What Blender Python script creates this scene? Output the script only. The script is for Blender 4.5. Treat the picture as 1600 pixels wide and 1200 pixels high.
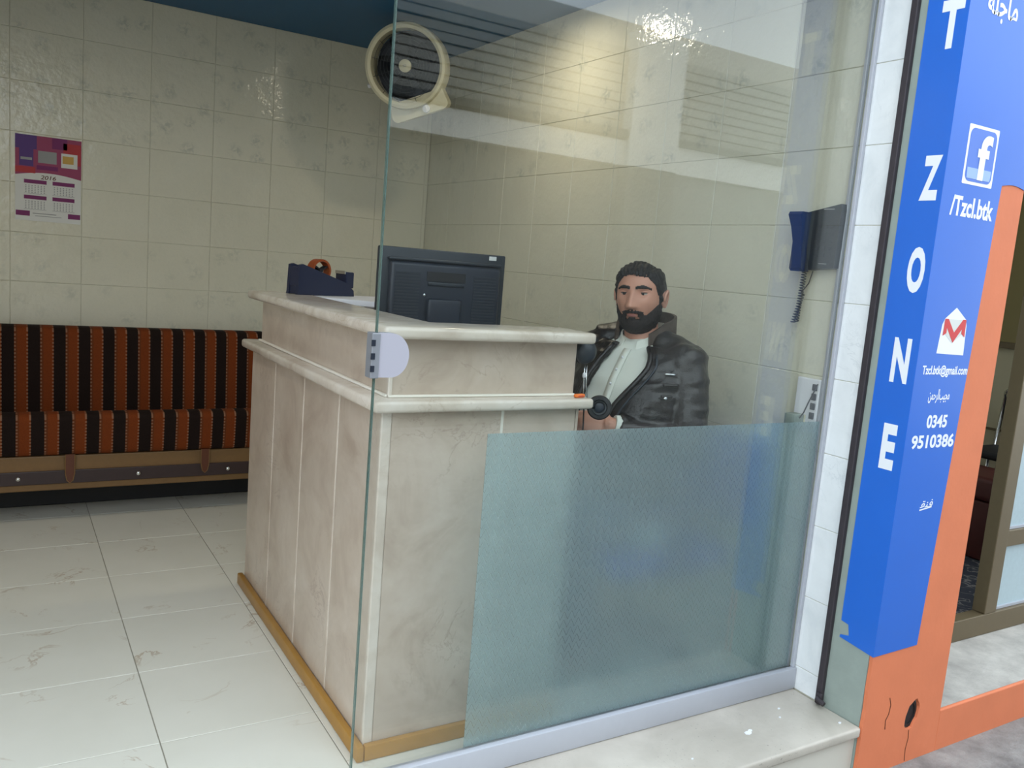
import bpy, bmesh, math, random
from mathutils import Vector, Matrix, noise
R = math.radians
PI = math.pi
random.seed(7)
for o in list(bpy.data.objects):
    bpy.data.objects.remove(o, do_unlink=True)
scene = bpy.context.scene
COL = scene.collection

# ------------------------------------------------------------------ camera
CAM = Vector((-2.26975, -1.76897, 1.31813))
cd = bpy.data.cameras.new('camera'); cam = bpy.data.objects.new('camera', cd); COL.objects.link(cam)
cd.sensor_width = 36.0; cd.sensor_fit = 'HORIZONTAL'; cd.lens = 1322.63 / 1600 * 36
cd.clip_start = 0.02; cd.clip_end = 200
r_, u_, f_ = Vector((.85567, -.51117, .08082)), Vector((.0022, .15975, .98715)), Vector((.51752, .8445, -.13782))
M = Matrix.Identity(4)
for i in range(3):
    M[i][0], M[i][1], M[i][2], M[i][3] = r_[i], u_[i], -f_[i], CAM[i]
cam.matrix_world = M
scene.camera = cam

# ------------------------------------------------------------------ world, exposure
w = bpy.data.worlds.new('overcast'); scene.world = w; w.use_nodes = True
bg = w.node_tree.nodes['Background']
bg.inputs[0].default_value = (.80, .91, 1.0, 1); bg.inputs[1].default_value = 3.05
vs = scene.view_settings
vs.view_transform = 'Standard'; vs.look = 'None'; vs.exposure = 0.0; vs.gamma = 1.0; vs.use_curve_mapping = False

# ------------------------------------------------------------------ helpers
def link(o, parent=None):
    COL.objects.link(o)
    if parent is not None: o.parent = parent
    return o
def tag(o, label=None, cat=None, group=None, kind=None):
    if label: o['label'] = label
    if cat: o['category'] = cat
    if group: o['group'] = group
    if kind: o['kind'] = kind
    return o
def empty(name, loc=(0, 0, 0), rz=0.0, **k):
    o = bpy.data.objects.new(name, None); o.empty_display_size = .05
    link(o); o.location = loc; o.rotation_euler = (0, 0, rz)
    return tag(o, **k)

class MB:
    """collects simple solids, build() links them as ONE mesh object"""
    def __init__(s): s.bm = bmesh.new()
    def box(s, x0, x1, y0, y1, z0, z1, bev=0.0, seg=2, mat=None):
        t = bmesh.new()
        v = [t.verts.new((x, y, z)) for x in (x0, x1) for y in (y0, y1) for z in (z0, z1)]
        for f in ((0, 1, 3, 2), (4, 6, 7, 5), (0, 4, 5, 1), (2, 3, 7, 6), (0, 2, 6, 4), (1, 5, 7, 3)):
            t.faces.new([v[i] for i in f])
        bmesh.ops.recalc_face_normals(t, faces=t.faces)
        if bev > 0:
            bmesh.ops.bevel(t, geom=list(t.edges), offset=bev, segments=seg, profile=.5, affect='EDGES')
        if mat is not None: bmesh.ops.transform(t, matrix=mat, verts=t.verts)
        s._merge(t); return s
    def _merge(s, t):
        me = bpy.data.meshes.new('t'); t.to_mesh(me); t.free(); s.bm.from_mesh(me); bpy.data.meshes.remove(me)
    def poly(s, verts, faces):
        v = [s.bm.verts.new(p) for p in verts]
        for f in faces:
            try: s.bm.faces.new([v[i] for i in f])
            except ValueError: pass
        return s
    def tube(s, pts, rad, n=8, cap=True):
        pts = [Vector(p) for p in pts]
        rad = rad if isinstance(rad, (list, tuple)) else [rad] * len(pts)
        rings = []; up = None
        for i, p in enumerate(pts):
            d = (pts[min(i + 1, len(pts) - 1)] - pts[max(i - 1, 0)]).normalized()
            if up is None:
                up = Vector((0, 0, 1)) if abs(d.z) < .9 else Vector((1, 0, 0))
            a = d.cross(up)
            if a.length < 1e-5: a = d.cross(Vector((0, 1, .1)))
            a.normalize(); b = a.cross(d).normalized(); up = b
            rings.append([s.bm.verts.new(p + (a * math.cos(2 * PI * k / n) + b * math.sin(2 * PI * k / n)) * rad[i]) for k in range(n)])
        for q in range(len(rings) - 1):
            for k in range(n):
                s.bm.faces.new((rings[q][k], rings[q][(k + 1) % n], rings[q + 1][(k + 1) % n], rings[q + 1][k]))
        if cap:
            s.bm.faces.new(rings[0][::-1]); s.bm.faces.new(rings[-1])
        return s
    def lathe(s, prof, n=32, mat=None, close=False):
        """profile of (radius, height) turned about local Z"""
        mat = mat or Matrix.Identity(4); rings = []
        for r, h in prof:
            rings.append([s.bm.verts.new(mat @ Vector((r * math.cos(2 * PI * k / n), r * math.sin(2 * PI * k / n), h))) for k in range(n)])
        q = len(rings)
        for i in range(q if close else q - 1):
            A, B = rings[i], rings[(i + 1) % q]
            for k in range(n):
                s.bm.faces.new((A[k], A[(k + 1) % n], B[(k + 1) % n], B[k]))
        if not close:
            if prof[0][0] > 1e-6: s.bm.faces.new(rings[0][::-1])
            if prof[-1][0] > 1e-6: s.bm.faces.new(rings[-1])
        return s
    def prism(s, pts, h, mat=None):
        """2-D outline (x, y) extruded along z by h"""
        mat = mat or Matrix.Identity(4); n = len(pts)
        a = [s.bm.verts.new(mat @ Vector((p[0], p[1], 0))) for p in pts]
        b = [s.bm.verts.new(mat @ Vector((p[0], p[1], h))) for p in pts]
        s.bm.faces.new(a[::-1]); s.bm.faces.new(b)
        for k in range(n): s.bm.faces.new((a[k], a[(k + 1) % n], b[(k + 1) % n], b[k]))
        return s
    def ell(s, c, r, nu=20, nv=12, mat=None):
        t = bmesh.new(); bmesh.ops.create_uvsphere(t, u_segments=nu, v_segments=nv, radius=1)
        m = Matrix.Translation(Vector(c)) @ (mat or Matrix.Identity(4)) @ Matrix.Diagonal((r[0], r[1], r[2], 1))
        bmesh.ops.transform(t, matrix=m, verts=t.verts); s._merge(t); return s
    def build(s, name, mat, parent=None, smooth=False, loc=None, **k):
        bmesh.ops.recalc_face_normals(s.bm, faces=s.bm.faces)
        me = bpy.data.meshes.new(name); s.bm.to_mesh(me); s.bm.free()
        if mat: me.materials.append(mat)
        if smooth is True:
            for p in me.polygons: p.use_smooth = True
        elif smooth:
            for p in me.polygons: p.use_smooth = True
            try: me.set_sharp_from_angle(angle=R(smooth))
            except Exception: pass
        o = link(bpy.data.objects.new(name, me), parent)
        if loc: o.location = loc
        return tag(o, **k)

def mesh_from(name, verts, faces):
    me = bpy.data.meshes.new(name); me.from_pydata(verts, [], faces); me.update(); return me
def frame(origin, xaxis, yaxis, zaxis):
    m = Matrix.Identity(4)
    for i in range(3):
        m[i][0], m[i][1], m[i][2], m[i][3] = xaxis[i], yaxis[i], zaxis[i], origin[i]
    return m
def remesh(mb, voxel, smooth=2, amp=0.0, nscale=10.0):
    """union of solids -> one continuous surface"""
    bmesh.ops.recalc_face_normals(mb.bm, faces=mb.bm.faces)
    me = bpy.data.meshes.new('u'); mb.bm.to_mesh(me); mb.bm.free()
    o = link(bpy.data.objects.new('u', me))
    m = o.modifiers.new('r', 'REMESH'); m.mode = 'VOXEL'; m.voxel_size = voxel
    if smooth:
        sm = o.modifiers.new('s', 'SMOOTH'); sm.iterations = smooth; sm.factor = .5
    dg = bpy.context.evaluated_depsgraph_get(); dg.update()
    out = bpy.data.meshes.new_from_object(o.evaluated_get(dg))
    bpy.data.objects.remove(o); bpy.data.meshes.remove(me)
    out.materials.clear()
    if amp:
        ns = [v.normal.copy() for v in out.vertices]
        for v, n_ in zip(out.vertices, ns):
            p = v.co
            a = noise.noise(Vector((p.x * nscale, p.y * nscale, p.z * nscale * 3.6))) + .5 * noise.noise(p * nscale * 2.3)
            v.co = p + n_ * a * amp
    for p in out.polygons: p.use_smooth = True
    return out

# ------------------------------------------------------------------ materials
class NT:
    def __init__(s, name):
        s.m = bpy.data.materials.new(name); s.m.use_nodes = True
        s.t = s.m.node_tree; s.t.nodes.clear()
        s.out = s.n('ShaderNodeOutputMaterial')
    def n(s, kind, **k):
        nd = s.t.nodes.new(kind)
        for a, b in k.items(): setattr(nd, a, b)
        return nd
    def l(s, a, b): s.t.links.new(a, b)
    def set(s, sock, v):
        if hasattr(v, 'is_output') or isinstance(v, bpy.types.NodeSocket): s.l(v, sock)
        else: sock.default_value = v
    def math(s, op, a, b=None, c=None, clamp=False):
        nd = s.n('ShaderNodeMath', operation=op, use_clamp=clamp)
        s.set(nd.inputs[0], a)
        if b is not None: s.set(nd.inputs[1], b)
        if c is not None: s.set(nd.inputs[2], c)
        return nd.outputs[0]
    def pos(s): return s.n('ShaderNodeNewGeometry').outputs['Position']
    def obj(s): return s.n('ShaderNodeTexCoord').outputs['Object']
    def xyz(s, v):
        nd = s.n('ShaderNodeSeparateXYZ'); s.l(v, nd.inputs[0]); return nd.outputs
    def noise(s, v, scale, detail=3.0, rough=.5, dist=0.0):
        nd = s.n('ShaderNodeTexNoise'); s.l(v, nd.inputs['Vector'])
        nd.inputs['Scale'].default_value = scale; nd.inputs['Detail'].default_value = detail
        nd.inputs['Roughness'].default_value = rough; nd.inputs['Distortion'].default_value = dist
        return nd.outputs['Fac']
    def ramp(s, f, stops):
        nd = s.n('ShaderNodeValToRGB'); e = nd.color_ramp.elements
        while len(e) < len(stops): e.new(.5)
        for q, (p, c) in zip(e, stops): q.position = p; q.color = (c[0], c[1], c[2], 1) if not isinstance(c, (int, float)) else (c, c, c, 1)
        s.l(f, nd.inputs[0]); return nd.outputs[0]
    def mix(s, f, a, b):
        nd = s.n('ShaderNodeMix', data_type='RGBA')
        s.set(nd.inputs['Factor'], f)
        for k, v in ((6, a), (7, b)):
            if isinstance(v, tuple): nd.inputs[k].default_value = (v[0], v[1], v[2], 1)
            else: s.l(v, nd.inputs[k])
        return nd.outputs[2]
    def bump(s, h, strength=.2, dist=.01):
        nd = s.n('ShaderNodeBump'); nd.inputs['Strength'].default_value = strength; nd.inputs['Distance'].default_value = dist
        s.l(h, nd.inputs['Height']); return nd.outputs[0]
    def bsdf(s, col, rough=.5, metal=0.0, normal=None, spec=None, **k):
        b = s.n('ShaderNodeBsdfPrincipled')
        if isinstance(col, tuple): b.inputs['Base Color'].default_value = (col[0], col[1], col[2], 1)
        else: s.l(col, b.inputs['Base Color'])
        s.set(b.inputs['Roughness'], rough); b.inputs['Metallic'].default_value = metal
        if spec is not None: b.inputs['Specular IOR Level'].default_value = spec
        if normal is not None: s.l(normal, b.inputs['Normal'])
        for a, v in k.items(): b.inputs[a].default_value = v
        return b.outputs[0]
    def done(s, sh): s.l(sh, s.out.inputs[0]); return s.m

def srgb(r, g, b):
    f = lambda c: (c / 255 / 12.92) if c / 255 <= .04045 else ((c / 255 + .055) / 1.055) ** 2.4
    return (f(r), f(g), f(b))
def plain(name, col, rough=.5, metal=0.0, grain=0.0, gscale=40, bumps=0.0, spec=None):
    t = NT(name); p = t.obj(); nm = None; c = col
    if grain:
        f = t.noise(p, gscale, 4)
        c = t.mix(f, tuple(x * (1 - grain) for x in col), tuple(min(1, x * (1 + grain)) for x in col))
    if bumps: nm = t.bump(t.noise(p, gscale * 2, 3), bumps, .004)
    return t.done(t.bsdf(c, rough, metal, nm, spec))

def wall_tile_mat():
    t = NT('glazed_wall_tile'); p = t.pos(); x, y, z = t.xyz(p)
    base = t.mix(t.noise(p, 5, 2), srgb(214, 210, 190), srgb(222, 218, 200))
    spk = t.ramp(t.noise(p, 120, 2), [(.45, 0.0), (.75, 1.0)])
    base = t.mix(t.math('MULTIPLY', spk, .10), base, srgb(180, 184, 170))
    vo = t.n('ShaderNodeTexVoronoi'); t.l(p, vo.inputs['Vector']); vo.inputs['Scale'].default_value = 8.5; vo.inputs['Randomness'].default_value = .8
    blob = t.ramp(vo.outputs['Distance'], [(.12, 1.0), (.42, 0.0)])
    leaf = t.ramp(t.noise(p, 42, 3, .6, .6), [(.42, 0.0), (.60, 1.0)])
    up = t.math('GREATER_THAN', z, 1.769); lo = t.math('LESS_THAN', z, 1.287)
    msk = t.math('ADD', up, t.math('MULTIPLY', lo, .62), clamp=True)
    msk = t.math('ADD', t.math('MULTIPLY', msk, .85), .10)
    f = t.math('MULTIPLY', t.math('MULTIPLY', blob, leaf), t.math('MULTIPLY', msk, .34))
    col = t.mix(f, base, srgb(120, 134, 130))
    h = t.math('ADD', t.noise(p, 22, 2), t.math('MULTIPLY', t.noise(p, 70, 2), .35))
    return t.done(t.bsdf(col, .13, 0, t.bump(h, .5, .006), .55))
def marble_mat(name, base, dark, light, vein, rough=.22, k=1.0, blot=.5, spec=.5):
    t = NT(name); p = t.pos()
    n1 = t.noise(p, 3.2 * k, 5, .6, .8); n2 = t.noise(p, 14 * k, 4, .6)
    c = t.ramp(n1, [(.30, dark), (.48, base), (.72, light)])
    c = t.mix(t.math('MULTIPLY', t.ramp(n2, [(.45, 0.0), (.75, 1.0)]), blot), c, dark)
    v = t.noise(p, 2.6 * k, 6, .62, 1.6)
    vv = t.ramp(v, [(.487, 0.0), (.500, 1.0), (.513, 0.0)])
    gate = t.ramp(t.noise(p, 3.1, 2), [(.50, 0.0), (.64, 1.0)])
    c = t.mix(t.math('MULTIPLY', t.math('MULTIPLY', vv, gate), .5), c, vein)
    return t.done(t.bsdf(c, rough, 0, None, spec))
def floor_tile_mat():
    t = NT('cream_floor_tile'); p = t.pos(); oi = t.n('ShaderNodeObjectInfo')
    add = t.n('ShaderNodeVectorMath', operation='ADD'); t.l(p, add.inputs[0])
    cmb = t.n('ShaderNodeCombineXYZ'); s = t.math('MULTIPLY', oi.outputs['Random'], 37.0)
    for k in range(3): t.l(s, cmb.inputs[k])
    t.l(cmb.outputs[0], add.inputs[1]); q = add.outputs[0]
    c = t.mix(t.noise(q, 2.2, 4, .6), srgb(214, 212, 200), srgb(232, 230, 221))
    v = t.ramp(t.noise(q, 3.0, 5, .6, 1.3), [(.485, 0.0), (.500, 1.0), (.515, 0.0)])
    g = t.ramp(t.noise(q, 4.2, 2), [(.53, 0.0), (.66, 1.0)])
    c = t.mix(t.math('MULTIPLY', t.math('MULTIPLY', v, g), .70), c, srgb(168, 142, 114))
    return t.done(t.bsdf(c, .26, 0, None, .45))
def stripe_mat():
    t = NT('striped_sofa_fabric'); p = t.pos(); x, y, z = t.xyz(p)
    ph = t.math('FRACT', t.math('DIVIDE', t.math('ADD', x, 2.212 + 10 * .1095), .1095))
    org = t.math('LESS_THAN', ph, .52)
    wv = t.noise(p, 260, 2)
    co = t.mix(wv, srgb(96, 42, 15), srgb(130, 62, 25)); cb = t.mix(wv, srgb(20, 13, 11), srgb(38, 26, 22))
    e0 = t.math('LESS_THAN', t.math('ABSOLUTE', t.math('SUBTRACT', ph, .03)), .035)
    e1 = t.math('LESS_THAN', t.math('ABSOLUTE', t.math('SUBTRACT', ph, .50)), .035)
    mid = t.math('LESS_THAN', t.math('ABSOLUTE', t.math('SUBTRACT', ph, .06)), .06)
    c = t.mix(org, cb, co)
    c = t.mix(t.math('MULTIPLY', mid, .45), c, srgb(70, 45, 28))
    dash = t.math('GREATER_THAN', t.math('FRACT', t.math('MULTIPLY', t.math('ADD', z, t.math('MULTIPLY', y, -1.0)), 62.0)), .5)
    e = t.math('MULTIPLY', t.math('ADD', e0, e1, clamp=True), dash)
    c = t.mix(t.math('MULTIPLY', e, .30), c, srgb(180, 150, 125))
    return t.done(t.bsdf(c, .9, 0, t.bump(wv, .4, .002), .15))
def glass_mat(name, tint, body=0.0, bodycol=(.8, .9, .85)):
    """thin architectural glass: clear pass-through plus a mirror share by the angle of view (Schlick)"""
    t = NT(name); g = t.n('ShaderNodeNewGeometry')
    d = t.n('ShaderNodeVectorMath', operation='DOT_PRODUCT'); t.l(g.outputs['Incoming'], d.inputs[0]); t.l(g.outputs['Normal'], d.inputs[1])
    c = t.math('ABSOLUTE', d.outputs['Value'])
    fr = t.math('ADD', t.math('MULTIPLY', t.math('POWER', t.math('SUBTRACT', 1.0, c), 5.0), .95), .052, clamp=True)
    tr = t.n('ShaderNodeBsdfTransparent'); tr.inputs[0].default_value = (*tint, 1)
    gl = t.n('ShaderNodeBsdfGlossy'); gl.inputs['Roughness'].default_value = 0.0; gl.inputs[0].default_value = (1, 1, 1, 1)
    first = tr.outputs[0]
    if body:
        df = t.n('ShaderNodeBsdfDiffuse'); df.inputs[0].default_value = (*bodycol, 1)
        m0 = t.n('ShaderNodeMixShader'); m0.inputs[0].default_value = body; t.l(first, m0.inputs[1]); t.l(df.outputs[0], m0.inputs[2]); first = m0.outputs[0]
    mx = t.n('ShaderNodeMixShader'); t.l(fr, mx.inputs[0]); t.l(first, mx.inputs[1]); t.l(gl.outputs[0], mx.inputs[2])
    return t.done(mx.outputs[0])
def film_mat():
    t = NT('frosted_patterned_film'); p = t.pos(); x, y, z = t.xyz(p)
    u = t.math('DIVIDE', x, .0245); v = t.math('DIVIDE', z, .0235)
    par = t.math('MODULO', t.math('FLOOR', v), 2.0)
    fu = t.math('FRACT', t.math('ADD', u, 100.0))
    a = t.math('MULTIPLY', t.math('ABSOLUTE', t.math('SUBTRACT', fu, .5)), 2.0); b = t.math('FRACT', v)
    dif = t.math('SUBTRACT', a, b)
    line = t.ramp(t.math('ABSOLUTE', dif), [(.05, 1.0), (.34, 0.0)])
    tri = t.math('GREATER_THAN', dif, 0.0)
    row = t.ramp(b, [(.02, 1.0), (.09, 0.0)])
    clear = t.math('ADD', t.math('MULTIPLY', line, .8), t.math('MULTIPLY', row, .45), clamp=True)
    rf = t.n('ShaderNodeBsdfRefraction'); rf.inputs['IOR'].default_value = 1.45; rf.inputs[0].default_value = (.84, .95, .98, 1)
    t.l(t.math('SUBTRACT', t.math('ADD', .36, t.math('MULTIPLY', tri, .08)), t.math('MULTIPLY', clear, .12)), rf.inputs['Roughness'])
    df = t.n('ShaderNodeBsdfDiffuse'); df.inputs[0].default_value = (.66, .80, .84, 1)
    tl = t.n('ShaderNodeBsdfTranslucent'); tl.inputs[0].default_value = (.66, .80, .84, 1)
    m1 = t.n('ShaderNodeMixShader'); m1.inputs[0].default_value = .4; t.l(df.outputs[0], m1.inputs[1]); t.l(tl.outputs[0], m1.inputs[2])
    m2 = t.n('ShaderNodeMixShader'); t.l(t.math('SUBTRACT', t.math('ADD', .26, t.math('MULTIPLY', tri, .055)), t.math('MULTIPLY', clear, .075)), m2.inputs[0])
    t.l(rf.outputs[0], m2.inputs[1]); t.l(m1.outputs[0], m2.inputs[2])
    return t.done(m2.outputs[0])
def concrete_mat(name, a, b, scale=6, bump=.5, rough=.85):
    t = NT(name); p = t.pos()
    c = t.ramp(t.noise(p, scale, 6, .65), [(.3, a), (.7, b)])
    return t.done(t.bsdf(c, rough, 0, t.bump(t.noise(p, scale * 6, 5, .7), bump, .012)))
def leather_mat(name, a, b, rough=.38):
    t = NT(name); p = t.pos(); f = t.noise(p, 9, 4)
    c = t.mix(f, a, b); h = t.math('ADD', t.noise(p, 30, 4, .6, .5), t.math('MULTIPLY', t.noise(p, 260, 2), .25))
    return t.done(t.bsdf(c, rough, 0, t.bump(h, .45, .008), .5))
def step_mat():
    t = NT('dusty_step_marble'); p = t.pos()
    c = t.ramp(t.noise(p, 3.0, 5, .6, .6), [(.3, srgb(172, 164, 152)), (.7, srgb(204, 196, 184))])
    grit = t.math('MULTIPLY', t.ramp(t.noise(p, 130, 2, .5), [(.66, 0.0), (.72, 1.0)]), t.ramp(t.noise(p, 7, 3), [(.45, 0.0), (.62, 1.0)]))
    c = t.mix(t.math('MULTIPLY', grit, .75), c, srgb(84, 78, 74))
    return t.done(t.bsdf(c, .5, 0, t.bump(t.noise(p, 60, 3), .15, .004)))
def emit_mat(name, col, s):
    t = NT(name); e = t.n('ShaderNodeEmission'); e.inputs[0].default_value = (*col, 1); e.inputs[1].default_value = s
    return t.done(e.outputs[0])
def carpet_mat():
    t = NT('patterned_carpet'); p = t.pos()
    f = t.ramp(t.noise(p, 9, 3, .5, 1.2), [(.47, 0.0), (.5, 1.0), (.53, 0.0)])
    c = t.mix(t.math('MULTIPLY', f, .8), srgb(70, 72, 84), srgb(176, 170, 165))
    return t.done(t.bsdf(c, .95))

MAT = dict(
    tile=wall_tile_mat(), jamb=marble_mat('white_jamb_tile', srgb(226, 228, 228), srgb(214, 217, 218), srgb(234, 236, 236), srgb(196, 200, 202), .2, 1.5, .2), floor=floor_tile_mat(), grout=plain('grout', srgb(200, 196, 178), .9, grain=.1),
    fgrout=plain('floor_grout', srgb(150, 146, 134), .9, grain=.1),
    ceil=plain('blue_ceiling_paint', srgb(10, 84, 128), .5, grain=.05, gscale=3),
    stripe=stripe_mat(), glass=glass_mat('clear_glass', (.968, .980, .970)), film=film_mat(),
    glassedge=glass_mat('glass_edge', (.34, .46, .42), .35, (.22, .32, .29)),
    counter=marble_mat('beige_marble', srgb(194, 178, 162), srgb(176, 158, 142), srgb(204, 190, 176), srgb(152, 130, 116), .28, 1.6, .35),
    slab=marble_mat('pale_marble_slab', srgb(212, 200, 186), srgb(188, 172, 156), srgb(224, 215, 205), srgb(170, 150, 130), .18, 1.6, .3),
    white_grout=plain('white_joint_filler', srgb(236, 230, 218), .6),
    wood=plain('varnished_pine', srgb(168, 124, 58), .4, grain=.18, gscale=18),
    alu=plain('brushed_aluminium', srgb(190, 192, 200), .38, .65, grain=.05),
    alum=plain('matt_aluminium', srgb(184, 186, 194), .5, .25, grain=.03),
    hinge=plain('satin_hinge_plate', srgb(178, 175, 186), .45, .1), greybar=plain('grey_hinge_metal', srgb(142, 144, 150), .45, .3),
    steel=plain('bright_steel', (.75, .75, .76), .2, 1.0),
    darkmetal=plain('dark_rusty_channel', srgb(62, 56, 60), .6, .3, grain=.35, gscale=25),
    greygreen=plain('grey_green_paint', srgb(146, 156, 148), .7, grain=.14, gscale=14, bumps=.3),
    orange=plain('orange_wall_paint', srgb(220, 124, 84), .7, grain=.08, gscale=9, bumps=.35),
    blue=plain('blue_vinyl', srgb(38, 104, 204), .28, grain=.05, gscale=5),
    white=plain('white_vinyl', srgb(236, 238, 242), .4),
    plastic=plain('black_plastic', srgb(40, 46, 54), .42, grain=.1),
    plastic2=plain('charcoal_plastic', srgb(34, 40, 52), .4, grain=.1),
    darkblue=plain('dark_navy_plastic', srgb(36, 42, 66), .35),
    handset=plain('navy_black_plastic', srgb(24, 28, 44), .35), cord=plain('grey_cord', srgb(84, 84, 84), .5),
    black=plain('black_matt', (.012, .012, .014), .6),
    cream=plain('cream_plastic', srgb(206, 200, 172), .45, grain=.04),
    whitep=plain('white_plastic', srgb(226, 226, 230), .4),
    paper=plain('paper', srgb(218, 218, 214), .7),
    tan=plain('tan_rexine', srgb(124, 92, 54), .55, grain=.1, gscale=60),
    band=plain('dark_brown_laminate', srgb(56, 40, 40), .45, grain=.15, gscale=50),
    strap=plain('brown_leather_strap', srgb(92, 48, 28), .5, grain=.15),
    skin=plain('skin', srgb(190, 138, 116), .5, grain=.07, gscale=30),
    lips=plain('lips', srgb(160, 100, 92), .45),
    hair=plain('black_hair', srgb(26, 22, 22), .6, grain=.5, gscale=120, bumps=.8),
    beard=plain('dark_beard', srgb(34, 26, 24), .75, grain=.5, gscale=140, bumps=.8),
    eye=plain('eye_white', srgb(190, 182, 174), .25), iris=plain('iris', srgb(28, 20, 16), .2),
    shirt=plain('off_white_cotton', srgb(214, 216, 206), .85, grain=.03, gscale=8, bumps=.3),
    jacket=leather_mat('dark_brown_leather', srgb(20, 16, 16), srgb(38, 30, 28), .32),
    collar=leather_mat('brown_collar_lining', srgb(58, 46, 38), srgb(76, 60, 48), .6),
    trousers=plain('dark_trousers', srgb(52, 66, 84), .9, grain=.1),
    seat=plain('blue_seat_fabric', srgb(24, 72, 150), .85, grain=.15, gscale=30),
    seatdark=plain('navy_seat_shell', srgb(30, 46, 84), .6),
    concrete=concrete_mat('worn_concrete', srgb(150, 144, 138), srgb(196, 190, 182)),
    pavement=concrete_mat('street_paving', srgb(112, 108, 106), srgb(160, 156, 152), 9, .8),
    stepm=step_mat(),
    frame=plain('bronze_aluminium', srgb(112, 98, 74), .45, .35, grain=.06),
    frost=plain('frosted_pane', srgb(176, 194, 200), .35, grain=.08, gscale=60),
    maroon=plain('maroon_rexine', srgb(84, 36, 32), .45, grain=.12),
    beige=plain('beige_wall_paint', srgb(196, 186, 156), .8, grain=.05, gscale=4),
    olive=plain('olive_wall_paint', srgb(150, 136, 92), .8, grain=.05, gscale=4),
    carpet=carpet_mat(),
    plaster=plain('pale_plaster', srgb(206, 200, 188), .85, grain=.06, gscale=3),
    shutter=plain('grey_shutter', srgb(158, 156, 148), .6, .1, grain=.08),
    paleshutter=plain('pale_closed_shutter', srgb(124, 126, 122), .7, grain=.06, gscale=3),
    dim=plain('dim_shop_front', srgb(76, 78, 76), .8, grain=.15, gscale=3),
    signwhite=plain('white_fascia', srgb(244, 243, 238), .6),
    lamp=emit_mat('lit_lamp_lens', (1.0, .89, .68), 210.0),
    red=plain('red_print', srgb(206, 40, 44), .4), fblue=plain('logo_blue', srgb(74, 116, 206), .4), pale=plain('pale_print', srgb(150, 178, 232), .4),
    purple=plain('purple_print', srgb(118, 34, 96), .6), magenta=plain('magenta_print', srgb(150, 60, 96), .6),
    violet=plain('violet_print', srgb(84, 52, 120), .6), yellow=plain('yellow_print', srgb(200, 160, 80), .6), grey=plain('grey_print', srgb(150, 150, 150), .6),
    redprint=plain('poster_red', srgb(176, 50, 56), .6),
    orangeplastic=plain('orange_plastic', srgb(240, 120, 40), .4), tape=plain('brown_tape', srgb(150, 70, 30), .35),
)

# ================================================================== THE SETTING
XL, YB, ZC = -3.2, 3.122, 2.497
def tile_mesh(name, wd, ht, th, ch, mat):
    """flat tile in local x-z, front towards -y, small chamfer round the face"""
    a, b = wd / 2, ht / 2
    v = []
    for y, q in ((0, 0), (-th + ch, 0), (-th, ch)):
        v += [(-a + q, y, -b + q), (a - q, y, -b + q), (a - q, y, b - q), (-a + q, y, b - q)]
    f = [(8, 9, 10, 11)]
    for k in (0, 4):
        for i in range(4):
            j = (i + 1) % 4; f.append((k + i, k + j, k + 4 + j, k + 4 + i))
    me = mesh_from(name, v, f); me.materials.append(mat); return me
_tm = {}
def lay(parent, kind, spans_u, spans_v, place, mat, th, ch=.0015, gap=.0025):
    for (u0, u1) in spans_u:
        for (v0, v1) in spans_v:
            key = (kind, round(u1 - u0, 4), round(v1 - v0, 4))
            if key not in _tm: _tm[key] = tile_mesh('tile', u1 - u0 - gap, v1 - v0 - gap, th, ch, mat)
            o = bpy.data.objects.new('tile', _tm[key]); link(o, parent)
            place(o, (u0 + u1) / 2, (v0 + v1) / 2)
def spans(lo, hi, phase, pitch, tiny=.01):
    k = math.floor((lo - phase) / pitch); e = [lo]
    q = phase + pitch * (k + 1)
    while q < hi - tiny:
        if q > lo + tiny: e.append(q)
        q += pitch
    e.append(hi); return list(zip(e[:-1], e[1:]))
rows = spans(0.0, ZC, .08, .2413)

wb = MB().box(XL, .06, YB + .003, YB + .16, -.2, 2.75).build('wall_back', MAT['grout'], kind='structure', label='back wall of glazed cream tiles behind the sofa')
def pb(o, u, v): o.location = (u, YB + .008, v)
lay(wb, 'w', spans(XL, 0.0, -1.912, .3145), rows, pb, MAT['tile'], .008, gap=.0018)
wr = MB().box(.003, .16, -.119, YB, -.2, 2.75).build('wall_right', MAT['grout'], kind='structure', label='right wall of glazed cream tiles behind the seated man')
def pr(o, u, v): o.location = (.008, u, v); o.rotation_euler = (0, 0, -PI / 2)
lay(wr, 'w', spans(.004, YB, .614, .3145), rows, pr, MAT['tile'], .008, gap=.0018)
lay(wr, 'j', [(-.118, .003)], rows, pr, MAT['jamb'], .008, gap=.0018)
MB().box(XL - .16, XL, -.12, YB + .16, -.2, 2.75).build('wall_left', MAT['plaster'], kind='structure', label='plain left wall of the shop, outside the picture')
MB().box(XL, 0.0, .0, YB, ZC, ZC + .05).build('ceiling', MAT['ceil'], kind='structure', label='dark blue painted ceiling of the shop')
MB().box(XL - .16, 0.0, -.1, -.001, 2.42, 4.6).build('wall_front', MAT['plaster'], kind='structure', label='plastered front wall above the shop opening')

fl = MB().box(XL, 0.0, .0, YB, -.06, -.002).build('floor', MAT['fgrout'], kind='structure', label='floor of cream square tiles with thin veins')
def pf(o, u, v): o.location = (u, v, -.008); o.rotation_euler = (-PI / 2, 0, 0)
lay(fl, 'f', spans(XL, 0.0, -1.910, .416), spans(.03, YB, .440, .416), pf, MAT['floor'], .008, .001, .003)

# threshold step
st = MB().box(XL, -.001, -.287, .029, -.034, 0.0, .008, 3).build('trim_1', MAT['stepm'], smooth=35, kind='structure', label='pale marble threshold slab in front of the glass')
MB().box(XL, -.001, -.268, .02, -.30, -.036).build('riser', MAT['plaster'], st)
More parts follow.
